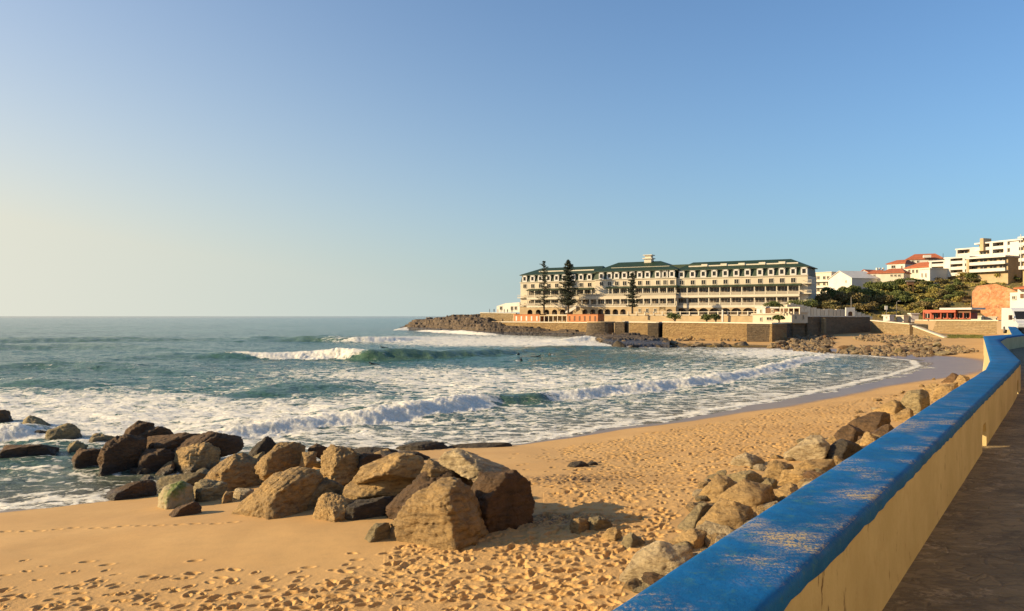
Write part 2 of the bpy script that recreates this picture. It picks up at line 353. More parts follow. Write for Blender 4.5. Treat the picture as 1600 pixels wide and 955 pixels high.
# promenade paving
n = NT('worn_stone_paving'); wv = n.n('ShaderNodeTexNoise'); wv.inputs['Scale'].default_value = 3.0; n.l(n.pos, wv.inputs['Vector']); pv_ = n.n('ShaderNodeVectorMath', operation='MULTIPLY_ADD'); n.l(wv.outputs['Color'], pv_.inputs[0]); pv_.inputs[1].default_value = (.35,.35,0); n.l(n.pos, pv_.inputs[2]); pw = pv_.outputs[0]
vo = n.vor(5.2, 'DISTANCE_TO_EDGE', vec=pw, stretch=(.8,1.9,1)); vc = n.vor(5.2, 'F1', vec=pw, stretch=(.8,1.9,1))
sep = n.n('ShaderNodeSeparateColor'); n.l(vc.outputs['Color'], sep.inputs[0])
col = n.mix(sep.outputs[0], (.19,.14,.07), (.27,.20,.10)); col = n.mix(n.math('MULTIPLY', n.ramp(vo.outputs[0], .0, .07, 1, 0), .45), col, (.11,.078,.038))
col = n.mix(n.ramp(n.noise(2.2, 7, .75, stretch=(.9,1.25,1)), .46, .64), col, (.13,.095,.048)); col = n.mix(n.ramp(n.noise(2.0, 8, .8, stretch=(1,1.2,1)), .54, .66), col, (.42,.32,.18))
n.set('Base Color', col); n.set('Roughness', .85); n.bump(n.math('ADD', n.math('MULTIPLY', n.ramp(vo.outputs[0], 0, .12), .35), n.math('MULTIPLY', n.noise(6, 7, .75, stretch=(.6,1.5,1)), 1.8)), .8, .04); M['paving'] = n.m
n = NT('terrace_ground'); n.set('Base Color', n.mix(n.noise(.3, 5), (.36,.26,.15), (.26,.19,.11))); n.set('Roughness', .9); M['terr'] = n.m
# ---------------------------------------------------------------- the shore
SHPX = [(-400,835),(-120,805),(0,795),(120,784),(200,776),(250,768),(330,750),(420,728),(520,712),(600,705),(700,698),(800,693),(870,684),(950,669),(1050,656),(1100,645),(1200,629),(1300,609),(1400,586),(1440,573),(1432,564),(1360,556),(1290,552),(1210,546),(1100,542),(1040,543),(1000,543),(966,542),(930,532),(900,526.5),(850,524.5),(800,524),(740,523),(700,519),(650,516),(618,515.4)]
SH = [tuple(on(*p)) for p in SHPX]+[(-52,440),(-20,520),(80,800),(500,2500)]
SEAP = SH+[(-3000,2500),(-3000,-60),(-60,-60)]
TH = math.atan2(870, F); CT, ST = math.cos(TH), math.sin(TH)      # direction of the parapet from the eye
def wall_a(X, Y): return X*CT-Y*ST                                # sideways distance from the eye's own line along the parapet
def height(X, Y, detail=True):
    X = np.asarray(X, float); Y = np.asarray(Y, float)
    d, _, _ = segdist(X, Y, SH); ins = inpoly(X, Y, SEAP); d = np.where(ins, -d, d)
    L = 15+16*sstep(55, 110, Y)
    dp = np.maximum(d, 0)
    z = 1.85*(1-np.exp(-(dp/L)**1.2))+.010*np.maximum(dp-28, 0)
    z = np.where(d < 0, np.maximum(.09*d, -3), z)
    u = -wall_a(X, Y)-1.32; t = X*ST+Y*CT
    bank = 4.3-.50*np.maximum(u, 0); bank = bank-np.maximum(t-26, 0)*.25
    z = np.maximum(z, np.minimum(bank, 4.3))
    z = z+.10*np.exp(-((X+5)**2+(Y-24)**2)/60.)
    return z, d
def ground(px, py):
    z = 1.2
    for _ in range(14):
        p = on(px, py, z); h = max(-.08, float(height(np.array([p[0]]), np.array([p[1]]))[0][0])); z = .5*z+.5*h
    z = max(z, -.08); p = on(px, py, z); return Vector((p[0], p[1], z))
# sand sheet
rows = np.concatenate([np.arange(1080, 760, -.75), np.arange(760, 600, -.33), np.arange(600, 512, -.5)])
YR = 5.5*F/(rows-HY); YR = np.concatenate([np.linspace(-30, YR[0]-.3, 12), YR, [360, 480, 800]])
pxs = np.concatenate([np.linspace(-2600, -130, 26), np.arange(-120, 1700, 1.55), np.linspace(1705, 3600, 26)])
K = (pxs-CX)/F
YY = np.repeat(YR[:,None], len(K), 1); XX = K[None,:]*np.maximum(YY, 8)
Z, D = height(XX, YY)
wobble = 1.1*fbm2(XX*.12, YY*.12, 3, 5)
Z = Z+.035*fbm2(XX*.25, YY*.25, 3, 11)*sstep(1, 6, D)
PXg = CX+F*XX/np.maximum(YY, 1e-3); PYg = HY+(H-Z)*F/np.maximum(YY, 1e-3)
DENSE = [(330,985),(450,925),(590,875),(700,850),(790,832),(850,812),(850,770),(900,735),(880,700),(1000,680),(1150,655),(1260,622),(1380,592),(1500,570),(1520,590),(1420,640),(1300,680),(1220,710),(1120,745),(1060,800),(1010,850),(940,985)]
def density(px, py):
    dd, _, _ = segdist(px, py*1.6, [(a, b*1.6) for a, b in DENSE], True); ins = inpoly(px, py, DENSE)
    e = np.where(ins, 1.0, np.exp(-dd/26.)*.5)
    e = e*np.where(px < 600, .45+.55*sstep(880, 955, py), 1)
    left = sstep(868, 950, py)*(.42+.3*(px/500.))*(px < 620)
    return np.maximum(e, left)*(py > 560)
rng = np.random.default_rng(7)
base = Z.copy(); disp = np.zeros_like(Z)
def stamp(x, y, ang, ln, wd, dep, rim=.35):
    if y < YR[12]: return
    r0 = int(np.searchsorted(YR, y-ln*2.2)); r1 = int(np.searchsorted(YR, y+ln*2.2))+1
    k = x/y; dk = ln*2.4/y; c0 = int(np.searchsorted(K, k-dk)); c1 = int(np.searchsorted(K, k+dk))+1
    if r1-r0 < 2 or c1-c0 < 2: return
    dx = XX[r0:r1,c0:c1]-x; dy = YY[r0:r1,c0:c1]-y; ca, sa = math.cos(ang), math.sin(ang)
    p = (dx*ca+dy*sa)/ln; q = (-dx*sa+dy*ca)/wd; r2 = p*p+q*q
    disp[r0:r1,c0:c1] += dep*(-np.exp(-(r2**1.6))+rim*np.exp(-((np.sqrt(r2)-1.45)/.38)**2))
N = 90000
ys = np.sqrt(rng.uniform(13.5**2, 82**2, N)); ks = rng.uniform(-.68, .62, N); xs = ks*ys
zz, dd_ = height(xs, ys); ppx = CX+F*ks; ppy = HY+(H-zz)*F/ys
den = density(ppx, ppy)
# area of the wedge is about 4300 m2 -> N/4300 = 21 per m2 before thinning
keep = (rng.uniform(0, 1, N) < den*np.where(ppy > 800, .95, .42)) & (dd_ > 4.2+3.5*sstep(45, 70, ys))
for x, y in zip(xs[keep], ys[keep]):
    s = rng.uniform(.6, 1.25); stamp(x, y, rng.normal(.45, .6), .118*s, .066*s, rng.uniform(.04, .10), .22)
for px in range(8, 380, 27):                         # a single walker's line
    g = ground(px+rng.uniform(-6, 6), 829-px*.028+rng.uniform(-2, 2)); stamp(g.x, g.y, .1, .13, .07, .05)
for px, py in [(905,715),(880,706),(930,702),(960,692),(890,722),(812,727),(842,716),(850,702),(915,728),(952,708)]:
    g = ground(px, py); stamp(g.x, g.y, .6, .13, .08, .05)
disp = np.clip(disp, -.13, .09)
dmap = density(PXg, PYg)*(YY > 10)*(PXg > -200)*(PXg < 1700)
Z = Z+disp+.011*fbm2(XX*3.6, YY*3.6, 3, 31)*np.clip(dmap, 0, 1)*sstep(2.5, 5, D)
wl = 1.1+2.9*sstep(44, 60, YY)+5.5*sstep(72, 100, YY)
wet = 1-sstep(wl*.75, wl*1.15, D+wobble*.4)
def patch(px, py, rx, ry):
    g = ground(px, py); return np.exp(-(((XX-g.x)/rx)**2+((YY-g.y)/ry)**2)**1.5)
deb = patch(885, 750, 2.2, 1.1)+patch(440, 797, 1.2, .35)+patch(870, 812, 1.8, .9)+patch(620, 703, 4.5, 1.0)*.8
Z = Z+deb*.07*np.abs(fbm2(XX*3, YY*3, 3, 77))
sand = grid_mesh('sand', XX, YY, Z, M['sand'], {'wet': wet, 'rough': dmap, 'debris': np.clip(deb, 0, 1)})
tag(sand, kind='structure')
# ---------------------------------------------------------------- the sea
srow = np.concatenate([np.arange(860, 610, -.7), np.arange(610, 540, -.42), np.arange(540, 500, -.3), np.arange(500, 495, -.25)])
SY = H*F/(srow-HY); SY = np.concatenate([[10, 18], SY, [14000, 30000, 50000]])
spx = np.concatenate([np.linspace(-2600, -130, 40), np.arange(-120, 1560, 1.7)])
SK = (spx-CX)/F; Y2 = np.repeat(SY[:,None], len(SK), 1); X2 = SK[None,:]*Y2
PX2 = np.repeat(spx[None,:], len(SY), 0); PY2 = HY+H*F/Y2
fr = [496,515,524,530,538,545,552,560,570,580,590,600,612,625,640,660,680,700,730,760,790]
fcx = [0,200,400,500,600,700,800,900,1000,1100,1200,1300,1400]
FT = [[0]*13,
 [0,0,0,0,.1,.15,.1,.05,0,0,0,0,0],
 [0,0,0,0,.22,.4,.4,.25,.1,0,0,0,0],
 [0,0,.02,.1,.6,.72,.7,.5,.3,.2,.2,.2,.2],
 [.02,0,.02,.1,.4,.72,.8,.85,.6,.3,.3,.3,.3],
 [.05,.04,.08,.15,.12,.1,.12,.3,.35,.4,.6,.6,.5],
 [.03,.05,.08,.1,.06,.02,.02,.06,.3,.5,.8,.7,.4],
 [.08,.1,.1,.08,.08,.05,.05,.05,.1,.3,.5,.3,.2],
 [.08,.08,.1,.18,.22,.18,.12,.2,.3,.4,.35,.3,.35],
 [.1,.1,.28,.45,.52,.52,.5,.48,.48,.48,.4,.32,.4],
 [.12,.12,.33,.52,.56,.6,.6,.6,.55,.55,.4,.35,.4],
 [.22,.18,.28,.33,.5,.62,.64,.6,.55,.4,.38,.35,.4],
 [.5,.42,.28,.25,.45,.6,.52,.4,.42,.42,.42,.42,.4],
 [.66,.62,.55,.48,.48,.52,.48,.48,.45,.45,.48,.48,.4],
 [.70,.72,.72,.66,.55,.48,.48,.48,.46,.5,.55,.5,.4],
 [.64,.72,.74,.6,.48,.48,.5,.5,.52,.5,.5,.5,.4],
 [.52,.68,.62,.52,.5,.5,.52,.54,.5,.5,.5,.5,.4],
 [.36,.40,.45,.46,.48,.55,.5,.5,.5,.5,.5,.5,.4],
 [.30,.30,.42]+[.5]*10, [.2,.26,.42]+[.5]*10, [.5]*13]
FT = np.array(FT)
ri = np.interp(np.clip(PY2, 496, 790), fr, np.arange(len(fr))); ci = np.interp(np.clip(PX2, 0, 1400), fcx, np.arange(13))
r0 = np.minimum(ri.astype(int), len(fr)-2); c0 = np.minimum(ci.astype(int), 11); a_ = ri-r0; b_ = ci-c0
foam = (.86-.10*sstep(615, 640, PY2)*sstep(500, 700, PX2))*(FT[r0,c0]*(1-a_)*(1-b_)+FT[r0+1,c0]*a_*(1-b_)+FT[r0,c0+1]*(1-a_)*b_+FT[r0+1,c0+1]*a_*b_)
dsh, _, _ = segdist(X2, Y2, SH); dsh = np.where(inpoly(X2, Y2, SEAP), dsh, -dsh)
Zs = np.zeros_like(X2); green = np.zeros_like(X2); lump = np.zeros_like(X2)
nearm = sstep(1500, 300, Y2)
# wave list: crest line (pixel foot, at sea level), height, foaminess (both along the crest), front width, back width
WAVES = [
 ([(250,688),(330,682),(420,672),(500,664),(560,658),(620,650),(680,641),(725,636),(770,630),(830,628),(880,622),(950,615),(1050,604),(1120,594),(1180,583),(1240,566),(1290,556)],
  [.1,.35,.5,.58,.66,.72,.7,.64,.6,.6,.62,.62,.62,.6,.55,.45,.25], [.9,1,1,1,1,1,1,.8,.15,.15,.9,1,1,1,1,1,.9], 1.7, 4.5),
 ([(330,560),(430,560),(500,560),(545,560),(580,562),(640,560),(720,557),(800,552),(900,545),(990,545)],
  [.4,1.0,1.35,1.5,1.7,1.45,1.1,.9,.6,.2], [0,.85,1,1,.08,0,0,0,0,.1], 3.5, 9),
 ([(380,534),(440,533),(500,533),(560,534),(600,533),(650,531),(700,530)],
  [.4,1.0,1.3,1.2,1.1,.9,.3], [0,0,.05,.4,.9,.9,.6], 5, 18),
 ([(-40,603),(60,601),(140,603)], [.2,.5,.2], [0,0,0], 2.5, 7),
 ([(-60,577),(80,575),(200,577),(300,583)], [.5,.8,.5,.1], [0,.1,.1,0], 4, 10),
 ([(150,563),(260,560),(400,562)], [.1,.7,.2], [0,0,0], 5, 12),
 ([(-60,544),(120,543),(300,546)], [.6,1.0,.3], [0,0,0], 8, 20),
 ([(400,612),(470,607),(560,609)], [.2,.5,.2], [0,0,.2], 3, 8),
 ([(860,534),(920,532),(960,533)], [.3,1.2,.3], [.8,1,.8], 3, 6),
 ([(-60,690),(30,684),(75,682)], [.5,.6,.1], [1,1,.8], 1.5, 4),
 ([(-60,536),(200,533),(420,531),(500,530)], [.9,1.1,.6,.2], [0,0,0,0], 10, 26),
 ([(620,516),(645,515),(668,516)], [.4,2.0,.3], [1,1,1], 4, 4),
 ([(660,517.5),(720,521),(770,524)], [.4,1.2,.6], [.8,.9,.8], 4, 8),
]
for pts, hs, fs, wf, wb in WAVES:
    P = [tuple(on(*p)) for p in pts]
    x0, x1 = min(p[0] for p in P)-40, max(p[0] for p in P)+40; y0, y1 = min(p[1] for p in P)-60, max(p[1] for p in P)+60
    m = (X2 > x0) & (X2 < x1) & (Y2 > y0) & (Y2 < y1)
    x, y = X2[m], Y2[m]; wx = .5*wf*fbm2(x/(wf*5), y/(wf*5), 3, 90)
    d, u, s = segdist(x, y+wx, P); u2 = u; h = np.interp(u2, range(len(hs)), hs); f = np.interp(u2, range(len(fs)), fs)
    h = h*(1+.22*fbm2(x/(wf*2.4), y/(wf*2.4), 3, 43))
    end = np.exp(-np.maximum(0, np.maximum(-((x-P[0][0])), (x-P[-1][0])))/wf)
    dd = d*np.where(s < 0, 1, -1)                     # + towards the beach
    fw = wf*(1.25+.3*fbm2(x/3., y/3., 2, 8))
    prof = np.where(dd > 0, 1-sstep(0, 1, dd/fw), np.exp(-(dd/wb)**2))
    prof = prof*end
    frontm = np.where(dd > 0, 1-sstep(.8, 1.25, dd/fw), np.exp(-(dd/(.35*wf))**2))*end
    Zs[m] = Zs[m]+h*prof
    foam[m] = np.maximum(foam[m]*np.where(f < .3, 1-frontm*.95, 1), np.clip(f*1.35, 0, 1)*frontm*1.0)
    lump[m] += frontm*f*h
    green[m] = np.maximum(green[m], .75*(1-np.clip(f*2, 0, 1))*frontm*np.clip(h*.9, 0, 1)*(dd > -wf))
chop = .09*fbm2(X2*.55, Y2*.8, 4, 3)+.16*fbm2(X2*.10, Y2*.2, 3, 4)
Zs = Zs+chop*nearm*sstep(0, 10, dsh)+.34*fbm2(X2*.02, Y2*.045, 4, 14)*sstep(60, 160, dsh)*nearm
Zs = Zs+np.clip(lump, 0, 2)*(.15*np.abs(fbm2(X2*1.5, Y2*1.5, 5, 61, .6))+.07*np.abs(fbm2(X2*4, Y2*4, 2, 62)))
Zs = Zs+.05*foam*np.abs(fbm2(X2*1.5, Y2*1.5, 3, 51))*(Y2 < 300)
Zs = Zs+.05*fbm2(X2*.22, Y2*.22, 3, 66)*sstep(14, 0, dsh)+.03
edge = np.exp(-((dsh-.5)/.8)**2)*(Y2 < 140); foam = np.maximum(foam, .62*edge)
shallow = np.clip(.85*np.exp(-np.maximum(dsh, 0)/5.5)+.25*np.exp(-np.maximum(dsh, 0)/22.), 0, 1)
sea = grid_mesh('sea', X2, Y2, Zs, M['sea'], {'foam': np.clip(foam, 0, 1), 'shallow': shallow, 'greenface': green})
tag(sea, kind='structure')
# ---------------------------------------------------------------- rocky shore below the terraces and out to the headland
def loft(name, cols, m, rows=70, seed=1, amp=1.2, step=4, strat=.8, bulge=1.0):
    pxv = np.arange(cols[0][0], cols[-1][0]+.1, step/4.); c = np.array([k[0] for k in cols])
    def ip(j): return np.interp(pxv, c, [k[j] for k in cols])
    wy, ty, dY = ip(1), ip(2), ip(3)                  # waterline row, row of the top, extra distance of the top
    Yw = H*F/(wy-HY); Yt = Yw+dY; v = np.linspace(-.12, 1.6, rows)[:,None]
    vc = np.clip(v, 0, 1); Y = Yw[None]+dY[None]*v; zt = H+(HY-ty)/F*Yt
    zz = zt[None]*(1-(1-vc)**(1.6*bulge))+np.minimum(v, 0)*8-np.maximum(v-1.35, 0)*8
    X = ((pxv-CX)/F)[None]*Y
    k = sstep(-.05, .2, v)*sstep(1.6, 1.15, v)*(.35+.65*np.clip(zt[None]/6., 0, 1)); q = fbm2(X*.09, Y*.06, 5, seed)*amp+np.abs(fbm2(X*.35, Y*.3, 4, seed+3))*amp*.55
    zz = zz+q*k; st_ = np.round(zz/strat)*strat; zz = zz*.45+st_*.55+.12*fbm2(X*.8, Y*.8, 3, seed+9)
    o = grid_mesh(name, X, Y, zz, m); tag(o, kind='structure'); return o
loft('headland_rock', [(618,515.6,515,6),(635,515.8,509,25),(650,516.3,503,40),(680,518,499,50),(700,519.5,497,55),(750,523.2,493.5,60),(765,523.6,500,40)], M['shore'], 110, 3, 1.5, strat=1.3)
loft('shore_rock', [(745,523,497,40),(775,523.8,504,22),(800,524.3,509,16),(850,525,515,8),(900,527,517,8),(920,530,520,14),(940,536,522,25),(966,542,524,42),(1000,543.5,524,44),(1040,544,529,32),(1046,544.3,534,12)], M['shore'], 60, 12, 1.1)
# ---------------------------------------------------------------- boulders
for k_ in ('rock_gold','rock_brown','rock_grey','rock_pale','rock_dark','shore2','mossy'):
    m_ = M.get(k_, M['rock_moss']); t_ = m_.node_tree
    for tcn in [q for q in t_.nodes if q.type == 'TEX_COORD']:
        oi = t_.nodes.new('ShaderNodeObjectInfo'); sc_ = t_.nodes.new('ShaderNodeMath'); sc_.operation = 'MULTIPLY'; sc_.inputs[1].default_value = 53.0
        va_ = t_.nodes.new('ShaderNodeVectorMath'); va_.operation = 'ADD'; t_.links.new(oi.outputs['Random'], sc_.inputs[0])
        dests = [l.to_socket for l in tcn.outputs['Object'].links]
        t_.links.new(tcn.outputs['Object'], va_.inputs[0]); t_.links.new(sc_.outputs[0], va_.inputs[1])
        for d_ in dests: t_.links.new(va_.outputs[0], d_)
import bmesh
_ico = {}
def ico(n):
    if n not in _ico:
        b = bmesh.new(); bmesh.ops.create_icosphere(b, subdivisions=n, radius=1)
        _ico[n] = (np.array([v.co[:] for v in b.verts]), [tuple(v.index for v in f.verts) for f in b.faces]); b.free()
    return _ico[n]
def hull2(P):
    P = sorted(map(tuple, P)); 
    def half(Q):
        h = []
        for p in Q:
            while len(h) > 1 and (h[-1][0]-h[-2][0])*(p[1]-h[-2][1])-(h[-1][1]-h[-2][1])*(p[0]-h[-2][0]) <= 0: h.pop()
            h.append(p)
        return h[:-1]
    return half(P)+half(P[::-1])
def rock_verts(planes, n, rg, noise_amp=.05, chips=6, soft=16, size=1.0):
    U, Fc = ico(n); N = np.array([p[0] for p in planes]); N /= np.linalg.norm(N, axis=1)[:,None]; Dd = np.array([max(p[1], .04*size) for p in planes])
    def rad(N, Dd):
        q = np.clip(U@N.T, 0, None)/Dd[None]; return (q**soft).sum(1)**(-1/soft)
    r = rad(N, Dd); V = U*r[:,None]
    for _ in range(chips):
        nn = rg.normal(size=3); nn[2] = abs(nn[2])*.8; nn[1] = -abs(nn[1]); nn /= np.linalg.norm(nn); s = (V@nn).max()
        N = np.vstack([N, nn]); Dd = np.append(Dd, s*rg.uniform(.83, .97)); r = rad(N, Dd); V = U*r[:,None]
    sd = int(rg.integers(1, 9999)); w = V/size*2.1
    lay = V.copy(); tl = rg.normal(0, .35, 2); hgt = (V[:,2]+tl[0]*V[:,0]+tl[1]*V[:,1])/size
    strat = np.abs(((hgt*rg.uniform(4, 7)+.6*fbm3(w*.6, 2, sd+5)) % 1)-.5)
    f = 1+noise_amp*fbm3(w, 4, sd)+noise_amp*.55*np.abs(fbm3(w*2.7, 4, sd+2))-noise_amp*.5*np.clip(.14-strat, 0, 1)/.14
    f = f-noise_amp*.9*np.clip(.22-np.abs(fbm3(w*.9+tl[0], 3, sd+7)), 0, 1)/.22*.5
    return V*f[:,None], Fc
def mk_rock(name, V, Fc, m, loc, label=None, group=None, sharp=True):
    me = bpy.data.meshes.new(name); me.from_pydata(V.tolist(), [], Fc); me.update()
    me.polygons.foreach_set('use_smooth', [True]*len(me.polygons)); me.materials.append(m)
    o = bpy.data.objects.new(name, me); COL.objects.link(o); o.location = loc
    return tag(o, label, 'rock' if name == 'rock' else 'boulder', group)
def boulder(seed, mat, poly, ridge, label, base=None, tilt=.15, n=5, group='boulders piled at the water\'s edge', deep=.95, name='boulder', soft=60, amp=.07, grow=1.05):
    rg = np.random.default_rng(seed); P = hull2(poly); xs = [p[0] for p in P]; ys = [p[1] for p in P]
    bx = (min(xs)+max(xs))/2; by = base or max(ys); g = ground(bx, by); w = (max(xs)-min(xs))/F*g.y
    hh = (max(ys)-min(ys))/F*g.y; D = deep*math.sqrt(max(w*hh, .01))*1.1; Yc = g.y+D*.48
    Q = [np.array([(p[0]-CX)/F*Yc, H+(HY-p[1])/F*Yc]) for p in P]; c = sum(Q)/len(Q)
    area = sum(Q[i][0]*Q[(i+1)%len(Q)][1]-Q[(i+1)%len(Q)][0]*Q[i][1] for i in range(len(Q))); sg = 1 if area > 0 else -1
    planes = []
    for i in range(len(Q)):
        a, b = Q[i], Q[(i+1) % len(Q)]; e = (b-a); L = np.linalg.norm(e)
        if L < 1e-4: continue
        n_ = sg*np.array([e[1], -e[0]])/L; d = float((a-c)@n_)
        if n_[1] < -.55 and base is None: d += .16*hh+.12
        d *= grow
        for sgn in (-1, 1):
            t = R(rg.uniform(8, 30)); planes.append(((n_[0]*math.cos(t), sgn*math.sin(t), n_[1]*math.cos(t)), d*math.cos(t)+.02*D))
    xl, xr = min(q[0] for q in Q)-c[0], max(q[0] for q in Q)-c[0]; rx = xl+(xr-xl)*ridge; hD = D/2; ap = hD*1.4
    l = np.array([-ap, -(max(rx-xl, .05*(xr-xl))), tilt*w*.5]); planes.append((tuple(l), float(np.array([rx, -ap, 0])@l/np.linalg.norm(l))))
    r = np.array([ap*1.15, -(max(xr-rx, .05*(xr-xl))), (tilt+.1)*w*.4]); planes.append((tuple(r), float(np.array([rx, -ap, 0])@r/np.linalg.norm(r))))
    planes.append(((rg.normal()*.3, 1, rg.normal()*.2+.2), hD*1.0))
    V, Fc = rock_verts(planes, n, rg, amp, 8, soft, size=max(w, hh)*.5)
    z0 = V[:,2].min(); V = V-np.array([0, 0, z0])
    return mk_rock(name, V, Fc, M[mat], (c[0], Yc, c[1]+z0), label, group)
